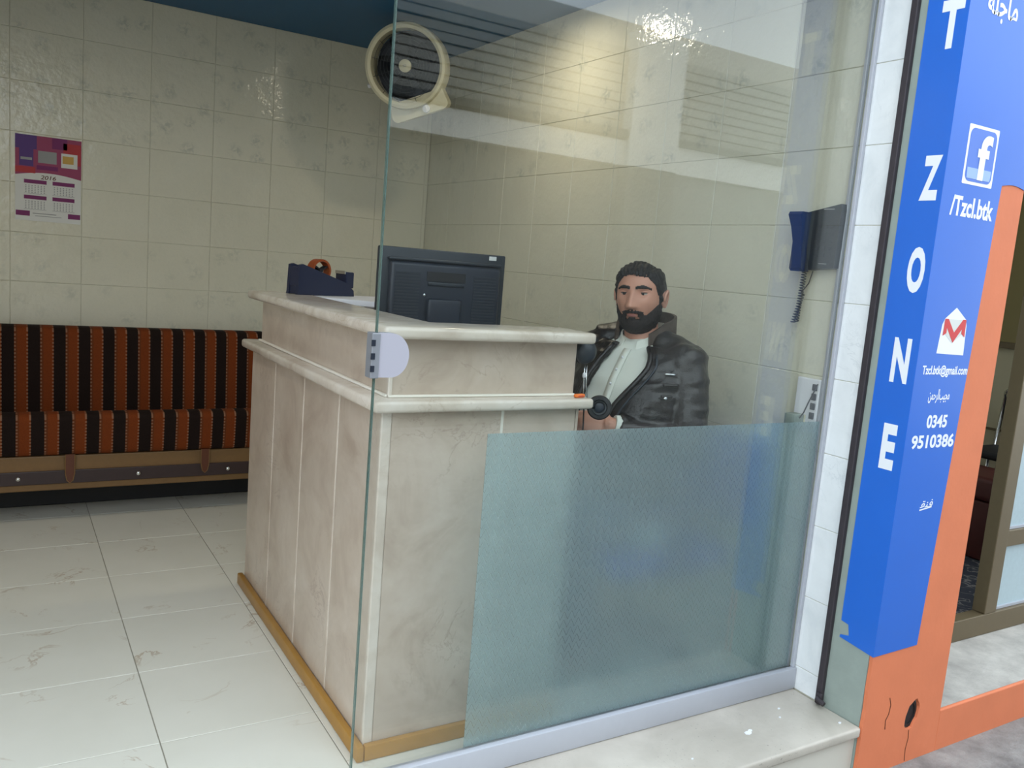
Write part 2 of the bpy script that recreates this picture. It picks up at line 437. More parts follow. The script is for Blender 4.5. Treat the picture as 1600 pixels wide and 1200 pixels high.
# street
MB().box(-9, 9, -6.5, -.262, -.40, -.176).build('floor_street', MAT['pavement'], kind='structure', label='worn grey street paving in front of the shops')

# --------------------------------------------------------------- glass front
gw = empty('window_1', (-.78, 0, 0), kind='structure', label='fixed clear glass shop front with a frosted film below')
gw_inv = Matrix.Translation((.78, 0, 0))
def gpart(mb, name, mat, **k):
    bmesh.ops.transform(mb.bm, matrix=gw_inv, verts=mb.bm.verts); return mb.build(name, mat, gw, **k)
XG = -1.552
gp = gpart(MB().box(XG + .003, -.004, -.005, .005, .03, 2.419), 'glass_pane', MAT['glass'], label='large clear glass pane')
gpart(MB().box(XG, XG + .003, -.005, .005, .012, 2.419), 'glass_edge', MAT['glassedge'], label='polished greenish glass edge')
gpart(MB().box(-1.240, -.014, .0055, .0062, .070, .904), 'frosted_film', MAT['film'], label='frosted film with rows of small triangles')
gpart(MB().box(XG, -.001, -.026, -.0055, .001, .074, .004), 'bottom_rail', MAT['alum'], smooth=40, label='silver bottom rail')
gpart(MB().box(XG, -.001, .0065, .022, .001, .060, .003), 'inner_rail', MAT['alum'], smooth=40)
gpart(MB().box(-.014, -.001, -.018, -.0055, .074, 2.419, .002), 'side_channel', MAT['alum'], label='silver side channel')
gpart(MB().box(-.014, -.001, .0065, .018, .060, 2.419, .002), 'inner_channel', MAT['alum'])
# hinge plate clamped on the free edge
hp = [(-.005, -.05)]
for k in range(25):
    a = -PI / 2 + PI * k / 24; hp.append((.030 + .043 * math.cos(a), .05 * math.sin(a)))
hp.append((-.005, .05))
mf = frame(Vector((XG + .005, -.0052, 1.097)), Vector((1, 0, 0)), Vector((0, 0, 1)), Vector((0, -1, 0)))
hg = gpart(MB().prism(hp, .009, mf), 'hinge_plate', MAT['hinge'], smooth=50, label='white half-round hinge plate')
mf2 = frame(Vector((XG + .005, .0052, 1.097)), Vector((1, 0, 0)), Vector((0, 0, 1)), Vector((0, 1, 0)))
o = MB().prism(hp, .009, mf2); bmesh.ops.transform(o.bm, matrix=gw_inv, verts=o.bm.verts); o.build('clamp_plate', MAT['alum'], gw)
gpart(MB().box(XG - .014, XG + .006, -.017, .017, 1.045, 1.147, .002), 'hinge_barrel', MAT['greybar'], label='grey hinge barrel')
for z in (1.060, 1.088, 1.118):
    gpart(MB().box(XG - .0155, XG - .006, -.0185, -.0165, z, z + .014), 'hinge_knuckle', MAT['plastic2'])

# shutter guide and pillar
tg = MB().box(-.016, .0, -.141, -.1185, .002, 2.6, .003).build('trim_2', MAT['darkmetal'], kind='structure', label='dark rusty roller shutter guide beside the white tiled jamb')
MB().box(-.026, -.0165, -.150, -.126, .012, .045, .003).tube([(-.03, -.135, .028), (-.03, -.165, .020)], .008).build('latch', MAT['darkmetal'], tg, smooth=40, label='rusty bolt latch at its foot')
pl = MB().box(.0, .41, -.276, -.1195, -.30, 4.6).box(.165, .41, -.1195, .5, -.30, 4.6).build('wall_pillar', MAT['greygreen'], kind='structure', label='grey-green and orange painted pillar between the two shops')
# orange plaster skin on the street face, with a broken pipe hole
bm = bmesh.new()
outl = [(.0, -.30), (.0, .0), (.004, .06), (.001, .12), (.003, .20), (.0, .26), (.0, 1.80), (.41, 1.80), (.41, -.30)]
hole = []
for k in range(18):
    a = 2 * PI * k / 18; rr = 1 + .18 * noise.noise(Vector((math.cos(a) * 2, math.sin(a) * 2, 3.1)))
    hole.append((.252 + .034 * rr * math.cos(a) + .010 * math.sin(a), -.010 + .050 * rr * math.sin(a)))
ed = []
for loop in (outl, hole):
    vv = [bm.verts.new((p[0], -.289, p[1])) for p in loop]
    ed += [bm.edges.new((vv[i], vv[(i + 1) % len(vv)])) for i in range(len(vv))]
bmesh.ops.triangle_fill(bm, use_beauty=True, edges=ed)
ex = bmesh.ops.extrude_face_region(bm, geom=list(bm.faces))
bmesh.ops.translate(bm, vec=(0, .012, 0), verts=[q for q in ex['geom'] if isinstance(q, bmesh.types.BMVert)])
mbx = MB(); mbx.bm.free(); mbx.bm = bm
os_ = mbx.build('orange_plaster', MAT['orange'], pl, label='orange painted plaster with a round broken hole')
MB().lathe([(.030, 0), (.034, .002), (.034, .004), (.026, .004), (.026, .001)], 20, frame(Vector((.252, -.2765, -.010)), Vector((1, 0, 0)), Vector((0, 0, 1.4)), Vector((0, -1, 0)))).build('pipe_mouth', MAT['black'], pl, smooth=40)
MB().prism([(.026 * math.cos(2 * PI * k / 20), .026 * math.sin(2 * PI * k / 20)) for k in range(20)], .001, frame(Vector((.252, -.2766, -.010)), Vector((1, 0, 0)), Vector((0, 0, 1.4)), Vector((0, -1, 0)))).build('pipe_end', MAT['black'], pl)
# thin cracks in the plaster
MB().tube([(.118, -.2892, .075), (.128, -.2892, .050), (.124, -.2892, .02), (.112, -.2892, .0), (.116, -.2892, -.03)], .0016, 5).build('crack', MAT['strap'], pl)
MB().tube([(.246, -.2892, -.062), (.250, -.2892, -.09), (.243, -.2892, -.13), (.248, -.2892, -.17)], .0014, 5).build('crack', MAT['strap'], pl)

# neighbour's ledge, door frame and room
lg = MB().box(.411, 5.0, -.275, .40, -.30, -.034).build('trim_3', MAT['concrete'], kind='structure', label='worn concrete ledge in front of the neighbouring shop')
MB().box(.411, 5.0, -.289, -.2755, -.30, -.030, .004).build('orange_riser', MAT['orange'], lg, label='orange painted riser of the ledge')
d1 = empty('door_1', (1.6, .03, -.034), kind='structure', label='bronze framed door with frosted panes of the neighbouring shop')
dinv = Matrix.Translation((-1.6, -.03, .034))
def dpart(mb, name, mat, **k):
    bmesh.ops.transform(mb.bm, matrix=dinv, verts=mb.bm.verts); return mb.build(name, mat, d1, **k)
dpart(MB().box(.415, 2.95, .03, .085, -.033, .056, .003), 'bottom_rail', MAT['frame'])
dpart(MB().box(1.20, 1.285, .03, .085, .057, 2.3, .003), 'stile', MAT['frame'])
dpart(MB().box(2.30, 2.385, .03, .085, .057, 2.3, .003), 'stile', MAT['frame'])
dpart(MB().box(1.286, 2.299, .035, .080, .335, .405, .003), 'middle_rail', MAT['frame'])
dpart(MB().box(1.286, 2.299, .052, .060, .057, .334), 'pane', MAT['frost'])
dpart(MB().box(1.286, 2.299, .052, .060, .406, 2.3), 'pane', MAT['frost'])
dpart(MB().box(1.286, 2.299, .044, .052, .057, .068).box(1.286, 2.299, .044, .052, .406, .417), 'glazing_bead', MAT['alum'])
nf = MB().box(.411, 3.2, .401, 3.2, -.30, -.036).build('floor_neighbour', MAT['carpet'], kind='structure', label='patterned grey carpet floor of the neighbouring shop')
MB().box(.42, 3.05, .09, .40, -.0335, -.028).build('carpet_strip', MAT['carpet'], nf)
nw = MB().box(3.05, 3.2, .03, 3.2, -.30, 1.06).build('wall_neighbour_right', MAT['beige'], kind='structure', label='beige and olive side wall inside the neighbouring shop')
MB().box(3.05, 3.2, .03, 3.2, 1.10, 2.6).build('upper_wall', MAT['olive'], nw)
MB().box(3.035, 3.2, .03, 3.2, 1.061, 1.099).build('wall_rail', MAT['frame'], nw)
MB().box(3.04, 3.0499, .10, 3.1, .545, .560).build('wall_rail', MAT['frame'], nw)
MB().box(.411, 3.2, 3.21, 3.3, -.3, 2.6).build('wall_neighbour_back', MAT['beige'], kind='structure', label='far wall of the neighbouring shop, hidden by the pillar')
MB().box(.411, 3.2, .401, 3.2, 2.61, 2.7).build('ceiling_neighbour', MAT['plaster'], kind='structure', label='ceiling of the neighbouring shop, out of sight')
MB().box(.411, 5.0, -.1, .025, 2.32, 4.6).build('wall_neighbour_front', MAT['plaster'], kind='structure', label='front wall above the neighbouring shop door')

# shops across the street: seen mirrored in the glass
YO = -5.0
wo = MB().box(-1.9, 9, YO - .4, YO - .02, -.3, 3.7).build('wall_opposite', MAT['plaster'], kind='structure', label='shop fronts across the street, mirrored in the glass')
def op(name, mat, *b, **k): return MB().box(*b).build(name, mat, wo, **k)
op('fascia', MAT['signwhite'], -1.88, 2.87, YO - .02, YO + .10, 2.36, 2.59)
op('fascia', MAT['signwhite'], 3.48, 5.43, YO - .02, YO + .10, 2.36, 2.62)
op('pillar', MAT['signwhite'], 2.872, 3.478, YO - .02, YO + .16, 2.36, 3.6)
op('pillar_foot', MAT['dim'], 2.872, 3.478, YO - .02, YO + .16, -.17, 2.359)
op('lowered_unseen_wall', MAT['plaster'], -7, -1.91, YO - .4, YO - .02, -.3, 2.3)  # unseen stretch, made low so more sky light reaches the right wall
for x0, x1 in ((-1.88, 2.86), (3.49, 5.19)):
    op('shop_opening', MAT['dim' if x0 < 0 else 'paleshutter'], x0, x1, YO - .02, YO + .02, -.17, 2.355)
    for k in range(9):
        op('slat', MAT['shutter'], x0, x1, YO - .02, YO + .03 + .012 * (k % 2), 2.70 + k * .085, 2.70 + k * .085 + .068)
    op('eave', MAT['dim'], x0, x1, YO - .02, YO + .14, 2.62, 2.69)

# ================================================================== RECEPTION COUNTER
ct = empty('reception_counter', (-1.15, .8, 0), label='beige marble reception counter with a stepped top, behind the glass', cat='counter')
cinv = Matrix.Translation((1.15, -.8, 0))
def cpart(mb, name, mat, **k):
    bmesh.ops.transform(mb.bm, matrix=cinv, verts=mb.bm.verts); return mb.build(name, mat, ct, **k)
def outline_slab(pts, z0, z1, bev, seg=3):
    s = MB(); s.prism(pts, z1 - z0, Matrix.Translation((0, 0, z0)))
    bmesh.ops.recalc_face_normals(s.bm, faces=s.bm.faces)
    bmesh.ops.bevel(s.bm, geom=list(s.bm.edges), offset=bev, segments=seg, profile=.5, affect='EDGES')
    return s
XC, YC, YR, XE = -1.454, .168, 1.445, -.858
# core: front wall, left wall (open behind, where the desk is)
cpart(MB().box(XC + .012, XE - .002, YC + .012, .30, .003, .934).box(XC + .012, -1.28, .3005, YR - .002, .003, .934), 'core', MAT['white_grout'])
cpart(MB().box(-1.40, XE - .03, .22, .295, .966, 1.118).box(-1.40, -1.29, .2955, 1.40, .966, 1.118), 'upper_core', MAT['white_grout'])
for y_ in (.480, .801, 1.127): cpart(MB().box(XC + .0025, XC + .0119, y_ - .0042, y_ + .0042, .003, .933), 'joint_strip', MAT['white_grout'])
cpart(MB().box(-1.1072, -1.0988, YC + .0025, YC + .0119, .003, .933), 'joint_strip', MAT['white_grout'])
yj = [YC + .004, .480, .801, 1.127, YR]
for a, b in zip(yj[:-1], yj[1:]):
    cpart(MB().box(XC, XC + .0115, a + .0045, b - .0045, .003, .933, .0015, 1), 'side_panel', MAT['counter'])
xj = [-1.4318, -1.103, XE]
for a, b in zip(xj[:-1], xj[1:]):
    cpart(MB().box(a + .0045, b - .0045, YC, YC + .0115, .003, .933, .0015, 1), 'front_panel', MAT['counter'])
cpart(MB().box(XC - .001, -1.4275, YC - .002, YC + .0115, .003, .933, .003, 2), 'corner_strip', MAT['slab'], label='pale rounded corner strip')
cpart(MB().box(XE - .0015, XE + .008, YC + .002, .302, .003, .934, .002), 'end_panel', MAT['counter'])
cpart(outline_slab([(-1.490, .128), (-.829, .128), (-.829, .32), (-1.26, .32), (-1.26, 1.478), (-1.490, 1.478)], .935, .965, .009), 'ledge', MAT['slab'], smooth=40, label='pale marble ledge with a rounded edge')
cpart(MB().box(-1.424, XE - .004, .190, .2195, .966, 1.1185, .0015, 1), 'upper_front_panel', MAT['counter'])
cpart(MB().box(-1.4295, -1.4005, .196, 1.42, .966, 1.1185, .0015, 1), 'upper_side_panel', MAT['counter'])
cpart(MB().box(-1.4345, -1.424, .184, .1955, .966, 1.1185, .002, 1), 'upper_corner_strip', MAT['slab'])
cpart(MB().box(-1.4345, XE - .004, .178, .1895, .9655, .972, .002), 'white_joint', MAT['white_grout'])
cpart(MB().box(-1.442, -1.430, .190, 1.42, .9655, .972, .002), 'white_joint', MAT['white_grout'])
cpart(outline_slab([(-1.475, .128), (-.84, .128), (-.84, .31), (-1.268, .31), (-1.268, 1.475), (-1.475, 1.475)], 1.119, 1.150, .010), 'top_slab', MAT['slab'], smooth=40, label='pale marble top slab with a rounded edge')
cpart(MB().box(XC - .022, XC - .0015, YC - .022, YR + .02, .001, .045, .005), 'base_trim', MAT['wood'], smooth=40, label='varnished wooden skirting')
cpart(MB().box(XC - .001, XE + .01, YC - .022, YC - .0025, .001, .045, .005), 'base_trim', MAT['wood'], smooth=40, label='varnished wooden skirting')
cpart(MB().box(-1.258, -.87, .3015, 1.40, .86, .885, .003).box(-1.235, -.88, 1.37, 1.40, .003, .859), 'work_surface', MAT['whitep'], label='lower white work surface inside the counter')

# ================================================================== SOFA
sf = empty('sofa', (-1.95, 2.70, 0), label='long sofa bed with orange and dark brown stripes against the back wall', cat='sofa')
sinv = Matrix.Translation((1.95, -2.70, 0))
def spart(mb, name, mat, **k):
    bmesh.ops.transform(mb.bm, matrix=sinv, verts=mb.bm.verts); return mb.build(name, mat, sf, **k)
SX0, SX1 = -2.95, -.95
def xprofile(pts, x0, x1, nx=30, puff=.0):
    s = MB(); n = len(pts); cx = (sum(p[0] for p in pts) / n, sum(p[1] for p in pts) / n); rings = []
    for i in range(nx + 1):
        t = i / nx; e = min(t, 1 - t) * (x1 - x0); k = 1 - .16 * max(0, 1 - e / .05) ** 2
        rings.append([s.bm.verts.new((x0 + (x1 - x0) * t, cx[0] + (p[0] - cx[0]) * k, cx[1] + (p[1] - cx[1]) * k)) for p in pts])
    for a, b in zip(rings[:-1], rings[1:]):
        for k in range(n): s.bm.faces.new((a[k], a[(k + 1) % n], b[(k + 1) % n], b[k]))
    s.bm.faces.new(rings[0][::-1]); s.bm.faces.new(rings[-1]); return s
def rounded(pts, r=.03, n=4):
    out = []; m = len(pts)
    for i in range(m):
        p, a, b = Vector(pts[i]), Vector(pts[i - 1]), Vector(pts[(i + 1) % m])
        da, db = (a - p).normalized(), (b - p).normalized(); rr = min(r, (a - p).length / 2.2, (b - p).length / 2.2)
        for k in range(n + 1):
            t = k / n; q = (p + da * rr) * (1 - t) ** 2 + p * 2 * t * (1 - t) + (p + db * rr) * t ** 2
            out.append((q.x, q.y))
    return out
spart(xprofile(rounded([(2.865, .36), (2.905, .842), (3.06, .842), (3.06, .36)], .045), SX0, SX1), 'backrest', MAT['stripe'], smooth=50, label='striped backrest cushion')
spart(xprofile(rounded([(2.420, .312), (2.405, .500), (2.47, .508), (2.88, .425), (2.88, .312)], .032), SX0, SX1), 'seat_cushion', MAT['stripe'], smooth=50, label='striped seat cushion')
spart(MB().box(SX0 + .02, SX1 - .02, 2.44, 3.04, .150, .310, .006), 'base', MAT['tan'], label='tan rexine base')
spart(MB().box(SX0 + .02, SX1 - .02, 2.430, 2.4395, .182, .243, .003), 'base_band', MAT['band'], label='dark brown band along the base')
for x in (-2.203, -1.713, -1.304, -2.68):
    spart(MB().lathe([(.011, 0), (.009, .004), (.004, .007), (0.0005, .008)], 14, frame(Vector((x, 2.4295, .212)), Vector((1, 0, 0)), Vector((0, 0, 1)), Vector((0, -1, 0)))), 'stud', MAT['steel'], smooth=True, label='silver stud')
for x, z1 in ((-2.00, .185), (-1.415, .200), (-2.60, .19)):
    hw = .019; pts = []
    for k in range(15):
        a = PI * k / 14; pts.append((x - hw * math.cos(a) * 1.0, 2.424 - .018 * math.sin(a), z1 + .10 - .11 * math.sin(a) ** .8))
    s = MB()
    for i in range(14):
        p, q = Vector(pts[i]), Vector(pts[i + 1])
        s.tube([p, q], .007, 6)
    s2 = [(x - .020, .318), (x + .020, .318), (x + .019, z1 + .045), (x + .012, z1 + .012), (x, z1), (x - .012, z1 + .012), (x - .019, z1 + .045)]
    s.bm.free(); s = MB().prism([(p[0], p[1]) for p in s2], .006, frame(Vector((0, 2.428, 0)), Vector((1, 0, 0)), Vector((0, 0, 1)), Vector((0, -1, 0))))
    st_ = spart(s, 'pull_strap', MAT['strap'], label='brown leather pull strap')
    e = MB(); m = [(a_[0], 2.4215, a_[1]) for a_ in s2[2:]]; m = [(x + .019, 2.4215, .318)] + m + [(x - .019, 2.4215, .318)]
    e.tube(m, .0022, 5); bmesh.ops.transform(e.bm, matrix=sinv, verts=e.bm.verts); e.build('strap_piping', MAT['tan'], st_)
spart(MB().box(SX0 + .06, SX1 - .06, 2.72, 3.02, .001, .1495, .004), 'shade_block', MAT['black'], label='recessed black block standing in for the shade under the base')  # added black block imitates the deep shade beneath the sofa

cpart(outline_slab([(-1.267, 1.235), (-.93, .985), (-.93, 1.475), (-1.267, 1.475)], 1.128, 1.1495, .004, 2).box(-1.25, -.95, 1.44, 1.47, .886, 1.127), 'return_shelf', MAT['whitep'], label='white laminate return shelf at the rear')

# ================================================================== MONITOR
mo = empty('monitor', (-.987, .80, .886), label='dark flat computer monitor seen from behind, standing inside the counter', cat='monitor')
def mpart(mb, name, mat, **k): return mb.build(name, mat, mo, **k)   # local: x right, y away from the camera, z up from desk
H0, H1 = .165, .464
mpart(MB().box(-.236, .236, .018, .042, H0, H1, .006), 'screen_case', MAT['plastic'], smooth=40)
mpart(MB().box(-.226, .226, .0425, .044, H0 + .02, H1 - .012), 'screen', MAT['black'], label='screen facing away')
mpart(MB().box(-.205, .205, -.012, .0175, H0 + .012, H1 - .045, .012, 3), 'back_cover', MAT['plastic2'], smooth=40)
mpart(MB().box(-.21, .21, -.002, .0172, H1 - .042, H1 - .032, .004), 'ridge', MAT['plastic'], smooth=40)
mpart(MB().box(-.075, .062, -.020, -.0125, H1 - .118, H1 - .106, .003), 'handle_lip', MAT['plastic'], smooth=40)
mpart(MB().box(-.078, .066, -.0135, -.0122, H1 - .104, H1 - .072, .001), 'handle_recess', MAT['black'])
mpart(MB().box(-.075, .048, -.034, -.0125, H0 + .02, H1 - .160, .008, 3), 'rear_panel', MAT['plastic2'], smooth=40, label='raised panel over the stand mount')
for x0 in (-.190, .098):
    s = MB()
    for k in range(20):
        z = H0 + .022 + k * .0102; s.box(x0, x0 + .088, -.0145, -.0122, z, z + .005)
    mpart(s, 'vent', MAT['plastic'], kind='stuff')
mpart(MB().box(.168, .196, .0150, .0172, H1 - .020, H1 - .006), 'sticker', MAT['paper'], label='small white sticker')
mpart(MB().lathe([(.005, 0), (.004, .003), (.0005, .004)], 10, frame(Vector((-.084, -.0122, H1 - .150)), Vector((1, 0, 0)), Vector((0, 0, 1)), Vector((0, -1, 0)))), 'screw', MAT['steel'])
mpart(MB().box(-.04, .02, -.028, .004, .012, H0 + .06, .008), 'neck', MAT['plastic2'])
mpart(MB().box(-.12, .10, -.08, .09, .001, .014, .006), 'foot', MAT['plastic2'])

# ================================================================== TAPE DISPENSER
td = empty('tape_dispenser', (-1.225, 1.372, 1.1508), R(18), label='dark wedge-shaped tape dispenser on the rear end of the counter top', cat='tape dispenser')
fr = frame(Vector((0, -.036, 0)), Vector((1, 0, 0)), Vector((0, 0, 1)), Vector((0, 1, 0)))
def tpart(mb, name, mat, **k): return mb.build(name, mat, td, **k)
s = MB().prism([(-.132, 0), (-.130, .012), (-.126, .108), (-.112, .112), (.085, .052), (.125, .022), (.128, 0)], .014, fr)
tpart(s, 'side_wall', MAT['darkblue'])
tpart(MB().prism([(-.132, 0), (-.130, .012), (-.126, .108), (-.112, .112), (.085, .052), (.125, .022), (.128, 0)], .014, Matrix.Translation((0, .058, 0)) @ fr), 'side_wall', MAT['darkblue'])
tpart(MB().box(-.127, .124, -.0215, .0215, .001, .03, .002).box(-.127, -.112, -.0215, .0215, .0305, .100), 'body', MAT['darkblue'])
tpart(MB().box(.088, .126, -.034, .034, .0305, .092, .004), 'cutter_head', MAT['darkblue'], label='upright cutter head')
tpart(MB().box(.083, .0875, -.030, .030, .084, .096), 'blade', MAT['steel'])
fr2 = frame(Vector((-.015, -.019, .092)), Vector((1, 0, 0)), Vector((0, 0, 1)), Vector((0, 1, 0)))
tpart(MB().lathe([(.042, 0), (.042, .038), (.034, .038), (.034, 0)], 32, fr2, True), 'tape_roll', MAT['tape'], smooth=40, label='roll of brown tape')
s = MB().lathe([(.0085, .004), (.0085, .034), (.001, .034), (.001, .004)], 16, fr2, True)
for k in range(3):
    a = 2 * PI * k / 3 + .5
    s.box(.0086, .033, -.003, .003, .006, .032, mat=fr2 @ Matrix.Rotation(a, 4, 'Z'))
tpart(s, 'spool', MAT['black'])

# ================================================================== small things on the counter
lt = empty('cap', (-.868, .150, .9655), R(10), label='small orange plastic cap lying on the counter ledge', cat='cap')
MB().box(-.018, .018, -.007, .007, .0005, .011, .004, 3).build('cap_body', MAT['orangeplastic'], lt, smooth=True)
MB().box(-.010, .010, -.0075, -.0045, .004, .007, .001).build('cap_grip', MAT['redprint'], lt)

hs = empty('headset', (-.80, .205, .9), label='black headset hanging at the right end of the counter', cat='headset')
hinv = Matrix.Translation((.80, -.205, -.9))
def hpart(mb, name, mat, parent=hs, **k):
    bmesh.ops.transform(mb.bm, matrix=hinv, verts=mb.bm.verts); return mb.build(name, mat, parent, **k)
def cup(c, nrm, r, lab):
    nrm = Vector(nrm).normalized(); a = nrm.cross(Vector((0, 0, 1))).normalized(); b = nrm.cross(a)
    m = frame(Vector(c), a, b, nrm)
    cu = hpart(MB().lathe([(.010, -.026), (r * .78, -.018), (r, -.006), (r, .004), (r * .92, .008), (.001, .004)], 28, m), 'ear_cup', MAT['plastic'], smooth=40, label=lab)
    hpart(MB().lathe([(r * .98, .006), (r * 1.02, .012), (r * .92, .018), (r * .66, .018), (r * .60, .010), (r * .60, .006)], 28, m), 'cushion', MAT['black'], cu, smooth=40)
    hpart(MB().lathe([(r * .40, .006), (r * .40, .010), (r * .30, .012), (.001, .012)], 20, m), 'speaker_mesh', MAT['plastic2'], cu, smooth=40)
cup((-.812, .215, 1.088), (-.25, .90, .1), .036, 'upper ear cup seen from its outer side')
cup((-.752, .205, .925), (-.55, -.80, .12), .036, 'lower ear cup with its cushion facing out')
hpart(MB().tube([(-.812, .215, 1.05), (-.812, .212, 1.02), (-.814, .206, .99), (-.815, .200, .95)], .0022, 6).tube([(-.804, .216, 1.05), (-.803, .212, 1.0), (-.800, .206, .955)], .0022, 6), 'headband', MAT['steel'], smooth=True, label='thin steel headband')
hpart(MB().ell((-.812, .212, 1.02), (.006, .006, .009), 10, 8), 'slider', MAT['whitep'], smooth=True)
hpart(MB().ell((-.812, .203, .952), (.011, .008, .007), 12, 8), 'slider', MAT['whitep'], smooth=True)
hpart(MB().tube([(-.803, .204, .948), (-.796, .203, .932), (-.782, .204, .926), (-.768, .206, .926)], .003, 6), 'swivel_arm', MAT['steel'], smooth=True)
hpart(MB().tube([(-.817, .199, 1.015), (-.817, .197, .97), (-.816, .193, .92), (-.813, .193, .88), (-.811, .195, .80), (-.812, .196, .70)], .0022, 6), 'cable', MAT['black'], smooth=True)

# ================================================================== CALENDAR
cl = empty('calendar', (-2.061, YB - .001, 1.553), label='paper wall calendar with purple blocks, hung on the tiled back wall', cat='calendar')
CW, CH = .288, .412
def cal(name, mat, u0, u1, v0, v1, d=.0012, **k):   # u, v as shares of the sheet, v from the top
    return MB().box(-CW / 2 + u0 * CW, -CW / 2 + u1 * CW, -d - .0004, -d, CH / 2 - v1 * CH, CH / 2 - v0 * CH).build(name, mat, cl, **k)
MB().box(-CW / 2, CW / 2, -.0010, -.0002, -CH / 2, CH / 2).build('sheet', MAT['paper'], cl)
pc = [(-.5, .5), (.5, .5), (.5, .03)] + [(.5 - k / 12, .03 + .045 * math.sin(PI * k / 12)) for k in range(1, 12)] + [(-.5, .03)]
MB().prism([(p[0] * CW, p[1] * CH) for p in pc], .0004, frame(Vector((0, -.0011, 0)), Vector((1, 0, 0)), Vector((0, 0, 1)), Vector((0, -1, 0)))).build('picture', MAT['magenta'], cl, label='dark red and purple picture panel')
cal('picture_patch', MAT['violet'], .0, .32, .0, .16, .0016); cal('picture_patch', MAT['redprint'], .0, .30, .37, .44, .0016)
cal('picture_patch', MAT['purple'], .55, .78, .0, .13, .0016); cal('picture_patch', MAT['redprint'], .72, .99, .05, .30, .0016)
cal('phone_picture', MAT['violet'], .06, .27, .12, .36, .0020); cal('phone_picture', MAT['grey'], .34, .62, .17, .31, .0020); cal('phone_picture', MAT['paper'], .69, .94, .17, .34, .0020)
cal('phone_screen', MAT['yellow'], .71, .88, .20, .29, .0024); cal('phone_screen', MAT['grey'], .08, .25, .26, .29, .0024); cal('phone_base', MAT['purple'], .32, .64, .34, .39, .0020)
for u in (.13, .56):
    for v in (.515, .700):
        cal('month_heading', MAT['purple'], u, u + .34, v, v + .045)
        s = MB()
        for i in range(5):
            for j in range(7):
                a = -CW / 2 + (u + .02 + j * .046) * CW; b = CH / 2 - (v + .065 + i * .020) * CH
                s.box(a, a + .0055, -.0014, -.0011, b - .0042, b)
        s.build('day_grid', MAT['grey'], cl, kind='stuff')
        cal('month_line', MAT['grey'], u, u + .34, v + .163, v + .167)
cal('foot_band', MAT['purple'], .01, .22, .885, .945); cal('foot_band', MAT['purple'], .80, .99, .885, .945)
cal('foot_line', MAT['grey'], .26, .62, .905, .915); cal('foot_line', MAT['grey'], .30, .70, .935, .942)

# ------------------------------------------------------------------ lettering
def text_mesh(txt, bold=0.0):
    cu = bpy.data.curves.new('t', 'FONT'); cu.body = txt; cu.size = 1; cu.offset = bold; cu.extrude = 0; cu.resolution_u = 4
    o = link(bpy.data.objects.new('t', cu)); dg = bpy.context.evaluated_depsgraph_get(); dg.update()
    me = bpy.data.meshes.new_from_object(o.evaluated_get(dg)); bpy.data.objects.remove(o)
    return me
def lettering(name, txt, parent, inv, m, wd, ht, mat, bold=.012, shear=0.0, **k):
    """text stretched to wd x ht, centred on frame m (x right, y up, z out), 0.6 mm thick"""
    me = text_mesh(txt, bold); xs = [v.co.x for v in me.vertices]; ys = [v.co.y for v in me.vertices]
    if not xs: return None
    x0, x1, y0, y1 = min(xs), max(xs), min(ys), max(ys)
    bm = bmesh.new(); bm.from_mesh(me); bpy.data.meshes.remove(me)
    for v in bm.verts:
        a = ((v.co.x - x0) / (x1 - x0) - .5) * wd; b = ((v.co.y - y0) / max(1e-6, y1 - y0) - .5) * ht
        v.co = inv @ (m @ Vector((a + shear * b, b, .0006)))
    for f in bm.faces: f.smooth = False
    q = MB(); q.bm.free(); q.bm = bm
    ex = bmesh.ops.extrude_face_region(bm, geom=list(bm.faces)); n_ = (inv @ m).to_3x3() @ Vector((0, 0, 1))
    bmesh.ops.translate(bm, vec=n_ * -.0005, verts=[e for e in ex['geom'] if isinstance(e, bmesh.types.BMVert)])
    return q.build(name, mat, parent, **k)
lettering('year', '2016', cl, Matrix.Identity(4), frame(Vector((0, -.0010, CH / 2 - .478 * CH)), Vector((1, 0, 0)), Vector((0, 0, 1)), Vector((0, -1, 0))), .066, .020, MAT['strap'], shear=.2)

# ================================================================== PILLAR BANNER
bn = empty('sign_banner', (0.1, -.289, .232), label='blue vinyl banner with white letters wrapped round the pillar', cat='banner')
binv = Matrix.Translation((-.1, .289, -.232))
def bpart(mb, name, mat, **k):
    bmesh.ops.transform(mb.bm, matrix=binv, verts=mb.bm.verts); return mb.build(name, mat, bn, **k)
fl_ = frame(Vector((-.0005, 0, 0)), Vector((0, -1, 0)), Vector((0, 0, 1)), Vector((-1, 0, 0)))     # left face: x right = -Y
ff_ = frame(Vector((0, -.2895, 0)), Vector((1, 0, 0)), Vector((0, 0, 1)), Vector((0, -1, 0)))       # street face
bpart(MB().prism([(.165, 3.4), (.165, .300), (.192, .296), (.199, .262), (.168, .254), (.167, .246), (.2902, .232), (.2902, 3.4)], .002, fl_), 'side_sheet', MAT['blue'])
arc = [(.410 - .125 * k / 8, 1.671 + .008 * math.sin(PI * k / 8)) for k in range(9)]
bpart(MB().prism([(-.0024, .232), (.215, .236), (.285, 1.671)] + [(p[0], p[1]) for p in reversed(arc[1:-1])] + [(.410, 1.671), (.410, 3.4), (-.0024, 3.4)], .002, ff_), 'front_sheet', MAT['blue'])
def on_left(y, z): return frame(Vector((-.0026, y, z)), Vector((0, -1, 0)), Vector((0, 0, 1)), Vector((-1, 0, 0)))
def on_front(x, z): return frame(Vector((x, -.2916, z)), Vector((1, 0, 0)), Vector((0, 0, 1)), Vector((0, -1, 0)))
